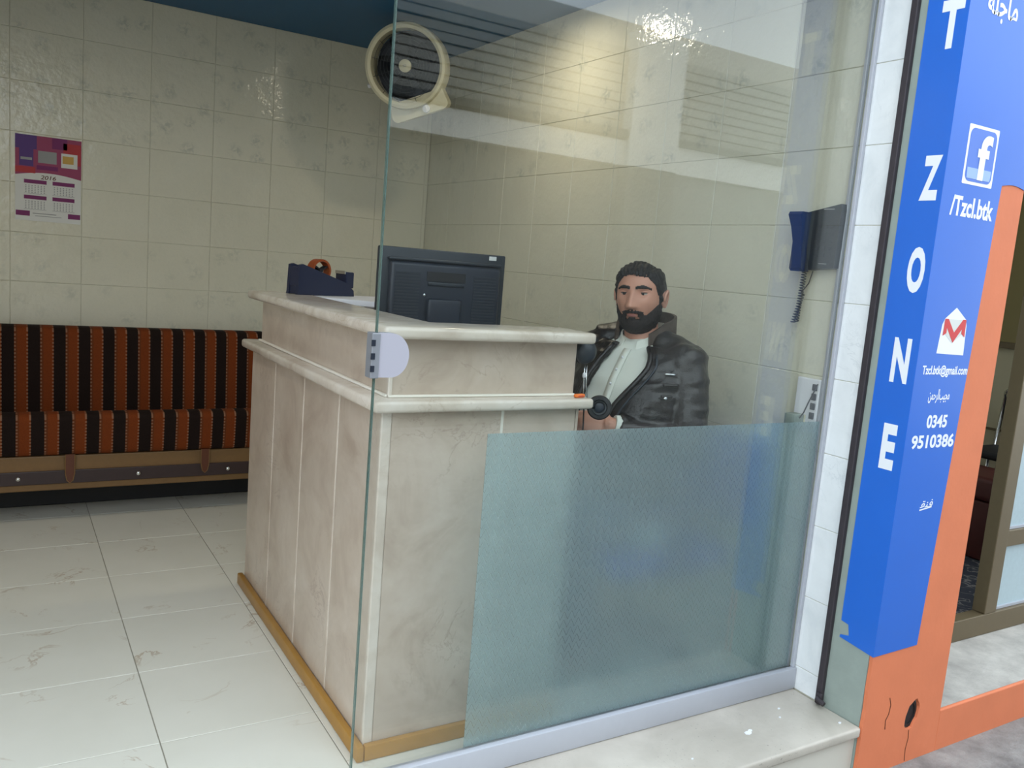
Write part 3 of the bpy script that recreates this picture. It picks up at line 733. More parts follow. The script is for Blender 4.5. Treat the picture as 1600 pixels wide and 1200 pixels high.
for ch, y, z0, z1, wd in (('T', -.2455, 2.015, 2.148, .066), ('Z', -.2505, 1.598, 1.724, .056), ('O', -.2465, 1.334, 1.467, .054), ('N', -.2395, 1.069, 1.202, .056), ('E', -.2395, .807, .945, .046)):
    lettering('letter', ch, bn, binv, on_left(y, (z0 + z1) / 2), wd, z1 - z0, MAT['white'], .045)
# square social logo with a lower-case f
def rrect(w_, h_, r, n=5):
    out = []
    for cx, cy, a0 in ((w_ / 2 - r, h_ / 2 - r, 0), (-w_ / 2 + r, h_ / 2 - r, 90), (-w_ / 2 + r, -h_ / 2 + r, 180), (w_ / 2 - r, -h_ / 2 + r, 270)):
        for k in range(n + 1): a = R(a0 + 90 * k / n); out.append((cx + r * math.cos(a), cy + r * math.sin(a)))
    return out
LX, LZ = .156, 1.739
bpart(MB().prism(rrect(.150, .166, .004), .0005, on_front(LX, LZ)), 'logo_plate', MAT['white'])
bpart(MB().prism(rrect(.132, .148, .020), .0005, Matrix.Translation((0, -.0006, 0)) @ on_front(LX, LZ)), 'logo_field', MAT['fblue'])
bpart(MB().prism([(-.058, -.066), (.058, -.066), (.060, -.036), (-.060, -.036)], .0005, Matrix.Translation((0, -.0012, 0)) @ on_front(LX, LZ)), 'logo_shine', MAT['pale'])
lettering('logo_letter', 'f', bn, binv, Matrix.Translation((0, -.0018, 0)) @ on_front(LX + .014, LZ - .003), .066, .128, MAT['white'], .03)
lettering('account_name', '/Tzcl.btk', bn, binv, on_front(.152, 1.592), .214, .058, MAT['white'], .028)
# envelope logo with a red M
EX, EZ = .152, 1.222
bpart(MB().prism([(-.068, -.057), (.068, -.061), (.062, .028), (.056, .046), (0, .080), (-.050, .046), (-.060, .028)], .0005, on_front(EX, EZ)), 'envelope', MAT['white'])
bpart(MB().prism([(-.050, .045), (.056, .045), (.040, .0), (.0, -.026), (-.040, .0)], .0004, Matrix.Translation((0, -.0006, 0)) @ on_front(EX, EZ)), 'envelope_flap', MAT['paper'])
bpart(MB().prism([(-.052, -.004), (-.050, .046), (-.034, .046), (.002, .006), (.040, .046), (.056, .046), (.058, -.006), (.040, .004), (.040, .018), (.002, -.024), (-.036, .020), (-.036, .004)], .0005, Matrix.Translation((0, -.0012, 0)) @ on_front(EX, EZ)), 'envelope_letter', MAT['red'])
lettering('mail_address', 'Tzcl.btk@gmail.com', bn, binv, on_front(.142, 1.112), .226, .036, MAT['white'], .022)
lettering('script_name', '\ufee6\ufee4\ufea3\ufeae\ufedf\ufe8d\ufe90\ufbff\ufea0\ufee3', bn, binv, on_front(.130, 1.037), .105, .042, MAT['white'], .008)
lettering('phone_number', '0345', bn, binv, on_front(.139, .960), .102, .040, MAT['white'], .03)
lettering('phone_number', '9510386', bn, binv, on_front(.134, .899), .212, .042, MAT['white'], .03)
lettering('script_mark', '\ufed8\ufee8\ufed3', bn, binv, on_front(.152, .704), .060, .024, MAT['white'], .006, .3)
bpart(MB().prism([(-.030, -.003), (.030, .004), (.030, .008), (-.030, .001)], .0005, on_front(.148, .686)), 'script_underline', MAT['white'])
lettering('script_heading', '\ufe94\ufee0\ufe9f\ufe8e\ufee3', bn, binv, on_front(.155, 2.150), .150, .090, MAT['white'], .02)

# ================================================================== WALL PHONE, SOCKET
ph = empty('telephone', (0, .09, 1.36), label='dark wall-mounted telephone on the right wall near the glass', cat='telephone')
pinv = Matrix.Translation((0, -.09, -1.36))
def ppart(mb, name, mat, **k):
    bmesh.ops.transform(mb.bm, matrix=pinv, verts=mb.bm.verts); return mb.build(name, mat, ph, **k)
fp = frame(Vector((-.0005, 0, 0)), Vector((0, 1, 0)), Vector((0, 0, 1)), Vector((-1, 0, 0)))
ppart(MB().prism([(.012, 1.392), (.118, 1.382), (.140, 1.548), (.136, 1.566), (.012, 1.590), (.009, 1.57)], .038, fp), 'body', MAT['plastic'])
s = MB(); hsv = [(1.376, .026), (1.384, .034), (1.42, .030), (1.47, .026), (1.52, .028), (1.556, .036), (1.566, .028)]
for i, (z, d) in enumerate(hsv):
    yc = .134 + .030 * max(0, (z - 1.376) / .19) - .004; wd = .017 + .010 * abs((z - 1.47) / .1)
    ring = [s.bm.verts.new((-.0388 - (.002 if q in (0, 3) else d), yc + (-wd if q in (0, 1) else wd), z)) for q in (0, 1, 2, 3)]
    if i:
        for k in range(4): s.bm.faces.new((prev[k], prev[(k + 1) % 4], ring[(k + 1) % 4], ring[k]))
    else: s.bm.faces.new(ring)
    prev = ring
s.bm.faces.new(prev[::-1])
ppart(s, 'handset', MAT['handset'], label='navy handset in its cradle')
s = MB()
for i in range(5):
    for j in range(3): s.box(-.0405, -.0387, .028 + j * .024, .042 + j * .024, 1.425 + i * .022, 1.437 + i * .022, .001)
ppart(s, 'keypad', MAT['plastic2'])
for q in ((.035, .075, 1.573, 1.576), (.040, .070, 1.403, 1.405)): ppart(MB().box(-.0398, -.0387, *q), 'label_line', MAT['grey'])
def coil(a, b, turns, r, n=10):
    out = []; a, b = Vector(a), Vector(b); d = (b - a).normalized(); e = d.cross(Vector((1, 0, 0))).normalized(); f = d.cross(e)
    for k in range(turns * n + 1):
        t = k / (turns * n); q = 2 * PI * k / n; out.append(a.lerp(b, t) + e * r * math.cos(q) + f * r * math.sin(q))
    return out
cpts = coil((-.030, .128, 1.378), (-.024, .142, 1.215), 19, .0075) + coil((-.022, .156, 1.208), (-.022, .132, 1.305), 11, .0070) + [Vector((-.015, .118, 1.34)), Vector((-.012, .110, 1.380))]
ppart(MB().tube(cpts, .0019, 5), 'coiled_cord', MAT['cord'], smooth=True, label='hanging coiled cord')

sb = empty('switch_board', (0, .045, .86), label='white electric switch board on the right wall below the telephone', cat='switch board')
sinv2 = Matrix.Translation((0, -.045, -.86))
def swpart(mb, name, mat, **k):
    bmesh.ops.transform(mb.bm, matrix=sinv2, verts=mb.bm.verts); return mb.build(name, mat, sb, **k)
swpart(MB().box(-.016, -.0005, .021, .112, .862, 1.035, .003), 'plate', MAT['whitep'])
for k in range(5): swpart(MB().box(-.022, -.0162, .028, .046, .874 + k * .031, .896 + k * .031, .002), 'switch', MAT['plastic2'])
swpart(MB().box(-.020, -.0162, .060, .104, .872, .915, .002), 'socket', MAT['cream'])
ck = empty('charger', (-.04, .082, .875), label='grey plug-in charger with a cable in the switch board', cat='charger')
MB().box(-.028, .0195, -.020, .022, .0, .042, .004).build('charger_body', MAT['greygreen'], ck, smooth=40)
MB().tube([(-.004, -.0205, .03), (-.004, -.034, .05), (0, -.044, .085), (.006, -.055, .12), (.012, -.062, .148)], .0022, 6).build('cable', MAT['plastic2'], ck, smooth=True)

# ================================================================== FAN
fc = Vector((-.525, 2.335, 2.262)); fn = Vector((-.60, -.78, -.16)).normalized()
fx = Vector((0, 0, 1)).cross(fn).normalized(); fy = fn.cross(fx)
froll = Matrix.Rotation(R(20), 3, fn); fx = froll @ fx; fy = froll @ fy
fan = empty('fan', (fc.x, fc.y, ZC), label='round cream box fan hanging from the ceiling in the corner', cat='fan')
FM = Matrix.Translation((-fc.x, -fc.y, -ZC)) @ frame(fc, fx, fy, fn)
def fpart(mb, name, mat, **k):
    bmesh.ops.transform(mb.bm, matrix=FM, verts=mb.bm.verts); return mb.build(name, mat, fan, **k)
RF = .203
fpart(MB().lathe([(RF, -.10), (RF + .004, .02), (RF, .034), (RF - .012, .038), (RF - .026, .030), (RF - .028, .018), (RF - .024, -.10)], 56, None, True), 'housing_ring', MAT['cream'], smooth=40, label='cream round housing')
sq = rrect(.30, .10, .03)
fpart(MB().prism([(p[0], p[1] - .196) for p in sq if p[1] < .0] + [(.14, -.150), (-.14, -.150)], .085, Matrix.Translation((0, 0, -.085))), 'base_block', MAT['cream'], smooth=40)
s = MB()
for k in range(9):
    r = .028 + k * .0165
    s.lathe([(r - .0011, .024), (r, .0255), (r + .0011, .024), (r, .0225)], 40, None, True)
for k in range(12):
    a = 2 * PI * k / 12; s.tube([(.022 * math.cos(a), .022 * math.sin(a), .022), ((RF - .027) * math.cos(a), (RF - .027) * math.sin(a), .020)], .0011, 4)
fpart(s, 'grille', MAT['plastic'], smooth=True, label='dark front grille')
fpart(MB().lathe([(.031, .020), (.031, .032), (.024, .036), (.0005, .037)], 28), 'hub_cap', MAT['cream'], smooth=40)
fpart(MB().box(-.009, .009, .002, .0045, .0368, .0378).box(-.009, .009, -.0045, -.002, .0368, .0378), 'hub_mark', MAT['grey'])
for k in range(5):
    a = 2 * PI * k / 5 + .3; s = MB(); g = []
    for i in range(7):
        r = .03 + i * .0215; w_ = .16 + .28 * math.sin(PI * (i + 1) / 8.5)
        g.append([(r * math.cos(a + q * w_), r * math.sin(a + q * w_), -.035 + q * .020) for q in (-1, -.33, .33, 1)])
    vv = [p for row in g for p in row]
    s.poly(vv, [(i * 4 + j, i * 4 + j + 1, i * 4 + j + 5, i * 4 + j + 4) for i in range(6) for j in range(3)])
    e = bmesh.ops.solidify(s.bm, geom=list(s.bm.faces), thickness=.002)
    fpart(s, 'blade', MAT['plastic'], smooth=True)
fpart(MB().lathe([(.045, -.095), (.045, -.045), (.030, -.02), (.0005, -.018)], 24), 'motor', MAT['plastic'], smooth=40)
s = MB().lathe([(RF - .026, -.104), (RF - .026, -.1005), (.0005, -.1005), (.0005, -.104)], 40, None, True)
fpart(s, 'back_plate', MAT['plastic2'])
fpart(MB().lathe([(.020, .0), (.018, .012), (.0005, .013)], 18, Matrix.Translation((.035, -.222, .0005))).box(.03, .04, -.240, -.205, .0136, .018), 'control_knob', MAT['whitep'], smooth=40)
fpart(MB().lathe([(.012, 0), (.010, .02), (.0005, .022)], 14, frame(Vector((-RF - .003, -.03, -.02)), Vector((0, 1, 0)), Vector((0, 0, 1)), Vector((-1, 0, 0)))), 'side_knob', MAT['whitep'], smooth=40)
MB().tube([(.10, .135, -.125), (.10, .135, -.004)], .011, 10).lathe([(.045, -.012), (.045, -.001)], 20, Matrix.Translation((.10, .135, 0))).tube([(.07, .09, -.20), (.10, .135, -.125)], .011, 10).build('ceiling_bracket', MAT['cream'], fan, smooth=40)

# ================================================================== CEILING LAMPS
def downlight(x, y, lab):
    e = empty('ceiling_lamp', (x, y, ZC), label=lab, cat='lamp', group='round ceiling lamps of the shop')
    MB().lathe([(.075, -.0005), (.075, -.012), (.058, -.018), (.055, -.006), (.055, -.0005)], 32, None, True).build('rim', MAT['whitep'], e, smooth=40)
    MB().lathe([(.054, -.007), (.054, -.010), (.03, -.016), (.0005, -.018)], 32).build('lens', MAT['lamp'], e, smooth=True)
downlight(-.41, 1.51, 'round ceiling lamp nearest the right wall, above the picture')
downlight(-2.55, 1.65, 'round ceiling lamp over the middle of the room, above the picture')

# ================================================================== CHAIR
ch = empty('office_chair', (-.38, .43, 0), label='blue padded office chair under the seated man, behind the frosted film', cat='chair')
chinv = Matrix.Translation((.38, -.43, 0))
def chpart(mb, name, mat, **k):
    bmesh.ops.transform(mb.bm, matrix=chinv, verts=mb.bm.verts); return mb.build(name, mat, ch, **k)
chpart(MB().box(-.66, -.16, .17, .69, .375, .452, .028, 4), 'seat', MAT['seat'], smooth=50, label='blue padded seat')
chpart(MB().box(-.62, -.20, .21, .65, .345, .374, .01), 'seat_pan', MAT['seatdark'])
chpart(MB().box(-.095, -.035, .20, .66, .50, .80, .025, 4, mat=None), 'backrest', MAT['seat'], smooth=50, label='blue padded backrest')
chpart(MB().tube([(-.25, .43, .36), (-.12, .43, .34), (-.045, .43, .40), (-.035, .43, .56)], .016, 10), 'back_bar', MAT['black'], smooth=True)
chpart(MB().tube([(-.40, .43, .10), (-.40, .43, .345)], .026, 14), 'gas_column', MAT['black'], smooth=40)
for k in range(5):
    a = 2 * PI * k / 5 + .2; px, py = -.40 + .27 * math.cos(a), .43 + .24 * math.sin(a)
    chpart(MB().tube([(-.40 + .02 * math.cos(a), .43 + .02 * math.sin(a), .10), (px, py, .065)], [.022, .014], 8), 'star_leg', MAT['black'], smooth=True)
    chpart(MB().ell((px, py, .028), (.027, .027, .027), 14, 8), 'castor', MAT['plastic2'], smooth=True)
chpart(MB().box(-.60, -.24, .120, .170, .60, .625, .01, 3).tube([(-.42, .150, .36), (-.42, .145, .60)], .014, 8), 'arm_rest', MAT['seatdark'], smooth=40)

# ================================================================== PERSON
pe = empty('person', (-.45, .43, 0), label='bearded man in a dark leather jacket over a white shirt, seated behind the counter', cat='person')
PI_ = Matrix.Translation((.45, -.43, 0))
FW = Vector((-.96, -.28, 0)).normalized(); SD = Vector((.28, -.96, 0)).normalized(); UP = Vector((0, 0, 1))   # facing, his left
HC = Vector((-.414, .476, 1.251)); hf = Vector((-.83, -.56, -.03)).normalized()
hx = UP.cross(hf).normalized() * -1          # his left
hx = hf.cross(UP).normalized() * -1
if hx.dot(SD) < 0: hx = -hx
hz = hx.cross(hf).normalized()
if hz.z < 0: hz = -hz
tilt = Matrix.Rotation(R(3), 3, hf); hx = tilt @ hx; hz = tilt @ hz
HM = frame(HC, hx, hf, hz)                    # head local: x his left, y forward, z up
def G(x, m, s): return math.exp(-((x - m) / s) ** 2)
def sstep(a, b, x):
    t = max(0, min(1, (x - a) / (b - a))); return t * t * (3 - 2 * t)
def head_point(az, el, off=0.0):
    """az 0 = front, +90 = his left; returns local point of the head surface pushed out by off"""
    d = Vector((math.sin(az) * math.cos(el), math.cos(az) * math.cos(el), math.sin(el)))
    ax, ay, azr = .077, .100, .1125
    if d.y < 0: ay = .102
    p = Vector((d.x * ax, d.y * ay, d.z * azr))
    z = p.z
    # skull fuller above, jaw narrower below
    if z < 0:
        k = sstep(.0, -.115, z); p.x *= 1 - .13 * k
        if p.y > 0: p.y *= 1 + .10 * k * (1 - .3 * k)
        else: p.y *= 1 - .34 * k
    else:
        p.x *= 1 + .03 * sstep(.0, .05, z) + .13 * sstep(.04, .10, z); p.y *= 1 + .08 * sstep(.04, .10, z); p.z *= 1 - .10 * sstep(.06, .11, z)
    if p.y > 0:
        # flatten the face a little, square the forehead
        f = math.cos(az) ** 2 if abs(az) < PI / 2 else 0
        p.y += f * (-.006 * G(z, .03, .05))
        x = p.x; front = sstep(.02, .06, p.y)
        # nose
        t = max(0, min(1, (.022 - z) / .052)); nw = .0085 + .0085 * t
        if -.044 < z < .030:
            hgt = (.007 + .026 * t) * (sstep(-.044, -.031, z)) * sstep(.032, .012, z)
            p.y += front * hgt * G(x, 0, nw)
        p.y += front * .006 * (G(x, .013, .007) + G(x, -.013, .007)) * G(z, -.031, .008)
        for sx in (-1, 1):
            p.y -= front * .0150 * G(x, sx * .031, .016) * G(z, .012, .011)
            p.y += front * .0050 * G(x, sx * .030, .022) * G(z, .034, .009)
            p.y += front * .0050 * G(x, sx * .045, .018) * G(z, -.018, .020)
        p.y += front * .0065 * G(x, 0, .022) * G(z, -.050, .006)
        p.y += front * .0060 * G(x, 0, .019) * G(z, -.063, .006)
        p.y -= front * .0040 * G(x, 0, .022) * G(z, -.0565, .0022)
        p.y += front * .0080 * G(x, 0, .024) * G(z, -.093, .016)
    if off: p += Vector((d.x / ax, d.y / ay, d.z / azr)).normalized() * off
    return p
NA, NE = 200, 150
def head_grid(mb, m, off=None, mask=None):
    """the head surface, or (with a mask) a closed shell lying on it"""
    pts = {}; faces = []
    for j in range(NE + 1):
        el = -PI / 2 + PI * j / NE
        for i in range(NA): pts[(i, j)] = (2 * PI * i / NA - PI, el)
    if mask is None:
        idx = {}; V = []
        for k, (a, e) in pts.items(): idx[k] = len(V); V.append(m @ head_point(a, e))
        F = [(idx[(i, j)], idx[((i + 1) % NA, j)], idx[((i + 1) % NA, j + 1)], idx[(i, j + 1)]) for j in range(NE) for i in range(NA)]
        vs_ = [mb.bm.verts.new(v) for v in V]
        for f in F: mb.bm.faces.new([vs_[q] for q in f])
        bmesh.ops.remove_doubles(mb.bm, verts=vs_, dist=1e-5)
        return
    q = {}
    for k, (a, e) in pts.items():
        b = head_point(a, e); q[k] = mask(a, b)
    inn, outv = {}, {}
    def gv(k, store, top):
        if k not in store:
            a, e = pts[k]; th = off(a, head_point(a, e), q[k]) if top else -.004
            store[k] = mb.bm.verts.new(m @ head_point(a, e, th))
        return store[k]
    cells = [(i, j) for j in range(NE) for i in range(NA) if all(q[c] > 0 for c in ((i, j), ((i + 1) % NA, j), ((i + 1) % NA, j + 1), (i, j + 1)))]
    cs = set(cells)
    for i, j in cells:
        c = [(i, j), ((i + 1) % NA, j), ((i + 1) % NA, j + 1), (i, j + 1)]
        try:
            mb.bm.faces.new([gv(k, outv, True) for k in c]); mb.bm.faces.new([gv(k, inn, False) for k in reversed(c)])
        except ValueError: pass
        for (di, dj), (k0, k1) in (((0, -1), (c[0], c[1])), ((1, 0), (c[1], c[2])), ((0, 1), (c[2], c[3])), ((-1, 0), (c[3], c[0]))):
            nb = ((i + di) % NA, j + dj)
            if nb not in cs:
                try: mb.bm.faces.new([gv(k1, outv, True), gv(k0, outv, True), gv(k0, inn, False), gv(k1, inn, False)])
                except ValueError: pass

W = lambda p: Vector(p)
SH_L, SH_R = Vector((-.350, .285, 1.045)), Vector((-.452, .640, 1.05))
EL_L, EL_R = Vector((-.378, .205, .795)), Vector((-.545, .715, .80))
WR_L, WR_R = Vector((-.605, .305, .842)), Vector((-.690, .520, .835))
HIP_L, HIP_R = Vector((-.42, .335, .555)), Vector((-.45, .52, .555))
KN_L, KN_R = Vector((-.735, .305, .530)), Vector((-.745, .50, .530))
AN_L, AN_R = Vector((-.655, .335, .085)), Vector((-.665, .52, .085))

# ---- body: one continuous surface (head, neck, trunk, arms, hands, legs)
bb = MB()
head_grid(bb, HM)
bb.tube([HC + Vector((.020, .012, -.065)), HC + Vector((.022, .006, -.11)), Vector((-.378, .470, 1.06))], [.058, .058, .066], 20)
bb.tube([(-.46, .425, .50), (-.465, .43, .65), (-.45, .44, .82), (-.415, .455, .97), (-.39, .465, 1.05)], [.13, .125, .128, .125, .09], 20)
bb.tube([SH_L + Vector((.0, .05, .0)), SH_L, SH_L.lerp(EL_L, .5), EL_L], [.055, .052, .046, .040], 14)
bb.tube([EL_L, EL_L.lerp(WR_L, .4), WR_L, WR_L + (WR_L - EL_L) * .12], [.040, .040, .027, .027], 14)
bb.tube([SH_R + Vector((.0, -.05, .0)), SH_R, SH_R.lerp(EL_R, .5), EL_R], [.055, .052, .046, .040], 14)
bb.tube([EL_R, EL_R.lerp(WR_R, .4), WR_R, WR_R + (WR_R - EL_R) * .12], [.040, .040, .027, .027], 14)
for hp_, kn, an in ((HIP_L, KN_L, AN_L), (HIP_R, KN_R, AN_R)):
    bb.tube([hp_, hp_.lerp(kn, .5), kn], [.085, .072, .055], 14)
    bb.tube([kn, kn.lerp(an, .35), an], [.055, .054, .036], 14)
    bb.tube([an, an + Vector((-.02, -.01, -.045)), an + Vector((-.06, -.012, -.05))], [.034, .032, .028], 12)
def hand(mb, wr, fdir, pdir, curl, left):
    """palm from the wrist along fdir, palm facing pdir, four bent fingers of unequal length and a thumb from the side"""
    fdir = Vector(fdir).normalized(); pdir = Vector(pdir); pdir = (pdir - fdir * pdir.dot(fdir)).normalized()
    sd = fdir.cross(pdir).normalized() * (1 if left else -1)      # towards the little finger
    pm = frame(wr + fdir * .050, fdir, sd, pdir)
    mb.ell((0, 0, 0), (.054, .041, .017), 18, 12, pm)
    mb.tube([wr - fdir * .02, wr + fdir * .025], [.026, .027], 12)
    for k, (ln, off) in enumerate(((.072, -.029), (.082, -.010), (.076, .010), (.060, .028))):
        b = wr + fdir * (.082 - .006 * abs(k - 1)) + sd * off; p = [wr + fdir * .055 + sd * off * .8, b]; d = fdir.copy(); ax = fdir.cross(pdir)
        for j, sh in enumerate((.44, .31, .25)):
            d = (Matrix.Rotation(curl * (.9 if j == 0 else 1.1), 3, ax) @ d).normalized(); p.append(p[-1] + d * ln * sh)
        mb.tube(p, [.011, .0105, .0098, .0088, .0075], 10)
        mb.ell(p[-1], (.0075, .0075, .0075), 10, 6)
    b = wr + fdir * .022 - sd * .026
    q = [wr + fdir * .015 - sd * .01, b, b + (fdir * .6 - sd * .65 + pdir * .35).normalized() * .038, b + (fdir * .6 - sd * .65 + pdir * .35).normalized() * .038 + (fdir * .9 + pdir * .45 - sd * .05).normalized() * .034]
    mb.tube(q, [.017, .016, .0115, .009], 10); mb.ell(q[-1], (.009, .009, .009), 10, 6)
hand(bb, WR_L + (WR_L - EL_L).normalized() * .012, (-.80, .52, .06), (.45, .75, -.35), .62, True)
hand(bb, WR_R + Vector((-.002, -.02, .0)), (-.12, -.97, -.02), (-.25, .05, -.95), .55, False)
bmesh.ops.transform(bb.bm, matrix=PI_, verts=bb.bm.verts)
bme = remesh(bb, .0042, 2); bme.materials.append(MAT['skin']); bme.name = 'body'
body = link(bpy.data.objects.new('body', bme), pe); tag(body, label='face, neck and hands')
def pepart(mb, name, mat, parent=pe, **k):
    bmesh.ops.transform(mb.bm, matrix=PI_, verts=mb.bm.verts); return mb.build(name, mat, parent, **k)
def pemesh(name, me, mat, **k):
    me.name = name; me.materials.append(mat); return tag(link(bpy.data.objects.new(name, me), pe), **k)

# ---- hair, beard, brows, eyes, ears, lips
def hairline(az):
    a = abs(math.degrees(az))
    sd_ = math.degrees(az)
    if a < 34: return .067 + .004 * math.cos(az * 4 + .6) + .0022 * math.sin(sd_ * 1.3)
    if a < 54: return .066 - .020 * sstep(34, 54, a) + .0015 * math.sin(sd_ * 1.5)
    if a < 70: return .046 - .042 * sstep(54, 69, a)
    if a < 86: return .004 - .036 * sstep(70, 76, a)
    if a < 112: return -.005
    return -.005 - .070 * sstep(112, 135, a)
def hair_mask(az, p): return p.z - hairline(az) + .003 * noise.noise(Vector((az * 14, p.z * 60, 1.3)))
def hair_off(az, p, q):
    n_ = noise.noise(p * 55) * .0035
    return (.0012 + .0095 * sstep(0, .03, q) * (.5 + .5 * sstep(.0, .07, p.z)) + .006 * sstep(.05, .09, p.z) * G(p.x, -.022, .035) - .007 * G(p.x, .040, .007) * sstep(.055, .085, p.z) + .004 * sstep(.05, .08, p.y) + .0022 * math.sin(p.x * 520 + p.z * 160 + 3 * noise.noise(p * 30))) + n_ * sstep(0, .02, q)
s = MB(); head_grid(s, HM, hair_off, hair_mask); pepart(s, 'hair', MAT['hair'], smooth=True, label='short black side-parted hair')
def beard_mask(az, p):
    a = abs(math.degrees(az)); x = abs(p.x)
    if a > 96 or p.z > .0: return -1
    line = -.052 - .004 * sstep(0, 25, a)
    if a > 30: line = -.058 + .036 * sstep(38, 78, a)
    m = line - p.z
    # moustache
    if x < .036 and -.0520 - x * .30 < p.z < -.0375 - x * .26: m = max(m, .006)
    # keep the lower lip free
    if (x / .019) ** 2 + ((p.z + .0575) / .0062) ** 2 < 1: return -1
    if x < .012 and -.074 < p.z < -.066: m = max(m, .004)
    elif x < .022 and -.070 < p.z < -.0635: return -1
    if a > 78 and p.z > -.010: return -1
    return m
def beard_off(az, p, q):
    low = sstep(-.05, -.10, p.z)
    return .0022 + .008 * sstep(0, .03, q) + .010 * low + noise.noise(p * 110) * .0030
s = MB(); head_grid(s, HM, beard_off, beard_mask); pepart(s, 'beard', MAT['beard'], smooth=True, label='full dark beard and moustache')
for sx in (-1, 1):
    def bm_(az, p, sx=sx):
        u = p.x * sx
        if not (.008 < u < .056) or p.y < 0: return -1
        c = .0295 + .004 * math.sin((u - .008) / .048 * PI) - .003 * sstep(.04, .056, u)
        return .0062 * (1 - .35 * sstep(.03, .056, u)) - abs(p.z - c)
    s = MB(); head_grid(s, HM, lambda az, p, q: .0028, bm_); pepart(s, 'eyebrow', MAT['hair'], smooth=True)
    ec = head_point(math.atan2(sx * .031 / .077, .9), math.asin(.010 / .116))
    e0 = HM @ Vector((sx * .031, ec.y - .0075, .0105)); e3 = HM.to_3x3().to_4x4()
    ey = pepart(MB().ell(e0, (.0155, .0120, .0062), 18, 12, e3), 'eye', MAT['eye'], smooth=True)
    pepart(MB().ell(HM @ Vector((sx * .031 - .0015, ec.y - .0075 + .0092, .0108)), (.0066, .0040, .0058), 14, 10, e3), 'iris', MAT['iris'], ey, smooth=True)
    pepart(MB().ell(HM @ Vector((sx * .031, ec.y - .0088, .0175)), (.0190, .0145, .0060), 18, 10, e3), 'eyelid', MAT['skin'], ey, smooth=True)
    pepart(MB().ell(HM @ Vector((sx * .031, ec.y + .0030, .0146)), (.0155, .0045, .0016), 16, 8, e3), 'lashes', MAT['hair'], ey, smooth=True)
    # ear: rim and lobe
    s = MB(); ce = Vector((sx * .076, -.006, -.008)); pts = []
    for k in range(19):
        a = R(-100 + 300 * k / 18); pts.append(HM @ (ce + Vector((sx * (.010 + .004 * math.sin(a)), -.004 + .0165 * math.cos(a) * -1, .026 * math.sin(a) + .002))))
    s.tube(pts, .0052, 8)
    s.ell(HM @ (ce + Vector((sx * .004, -.002, 0))), (.0085, .0165, .029), 16, 10, e3)
    pepart(s, 'ear', MAT['skin'], smooth=True)
yl = head_point(0, math.asin(-.0565 / .116)).y
for dz, rr in ((.0038, (.0150, .0060, .0022)), (-.0030, (.0165, .0085, .0042))):
    pepart(MB().ell(HM @ Vector((0, yl - .001, -.0565 + dz)), rr, 18, 10, HM.to_3x3().to_4x4()), 'lip', MAT['lips'], smooth=True)

# ---- trunk rings shared by shirt and jacket: z, centre, half width, half depth
RINGS = [(.46, (-.470, .425), .195, .150), (.56, (-.475, .425), .190, .150), (.68, (-.480, .430), .180, .148), (.80, (-.468, .436), .180, .150), (.90, (-.445, .446), .186, .146),
         (.98, (-.420, .455), .192, .136), (1.035, (-.400, .463), .186, .118), (1.075, (-.388, .467), .150, .098), (1.100, (-.382, .470), .105, .082), (1.118, (-.378, .471), .078, .072)]
def ring_at(z):
    for a, b in zip(RINGS[:-1], RINGS[1:]):
        if a[0] <= z <= b[0]:
            t = (z - a[0]) / (b[0] - a[0]); L = lambda u, v: u + (v - u) * t
            return (L(a[1][0], b[1][0]), L(a[1][1], b[1][1])), L(a[2], b[2]), L(a[3], b[3])
    r = RINGS[0] if z < RINGS[0][0] else RINGS[-1]; return r[1], r[2], r[3]
def trunk(z, th, off=0.0):
    """th from the facing direction, positive to his left"""
    c, w_, d_ = ring_at(z); cs, sn = math.cos(th), math.sin(th)
    e = .80
    return Vector((c[0], c[1], z)) + FW * (d_ + off) * math.copysign(abs(cs) ** e, cs) + SD * (w_ + off) * math.copysign(abs(sn) ** e, sn)
s = MB(); zs = [.46 + .658 * k / 40 for k in range(41)]; n = 48; rg = []
for z in zs:
    row = []
    for i in range(n):
        th = 2 * PI * i / n; p = trunk(z, th)
        fold = .004 * math.sin(z * 60 + th * 3) * sstep(.45, .6, z) * max(0, math.cos(th)) + .003 * noise.noise(p * 18)
        p = p - Vector((0, 0, .014 * max(0, math.cos(th)) ** 6 * sstep(1.04, 1.118, z)))
        row.append(s.bm.verts.new(p + (p - Vector((*ring_at(z)[0], z))).normalized() * fold))
    rg.append(row)
for a, b in zip(rg[:-1], rg[1:]):
    for i in range(n): s.bm.faces.new((a[i], a[(i + 1) % n], b[(i + 1) % n], b[i]))
s.bm.faces.new(rg[0][::-1]); s.bm.faces.new(rg[-1])
sh = pepart(s, 'shirt', MAT['shirt'], smooth=True, label='off-white buttoned shirt')
def band(z0, z1, r0, r1, gap, th=.006, cen=(-.380, .470), tiltf=.0, n=40, point=0.0):
    """collar band open at the front; r as (side, depth); rings lean with tiltf towards the back"""
    s = MB(); rows_ = []
    for i in range(n + 1):
        a = gap + (2 * PI - 2 * gap) * i / n; e = min(i, n - i) / n; row = []
        for z, r, t in ((z0, r0, 0), (z0, r0, th), (z1 + point * max(0, 1 - e * 8), r1, th), (z1 + point * max(0, 1 - e * 8), r1, 0)):
            zz = z - tiltf * math.cos(a)
            row.append(s.bm.verts.new(Vector((cen[0], cen[1], zz)) + FW * (r[1] + t) * math.cos(a) + SD * (r[0] + t) * math.sin(a)))
        rows_.append(row)
    for a, b in zip(rows_[:-1], rows_[1:]):
        for k in range(4): s.bm.faces.new((a[k], a[(k + 1) % 4], b[(k + 1) % 4], b[k]))
    s.bm.faces.new(rows_[0][::-1]); s.bm.faces.new(rows_[-1]); return s
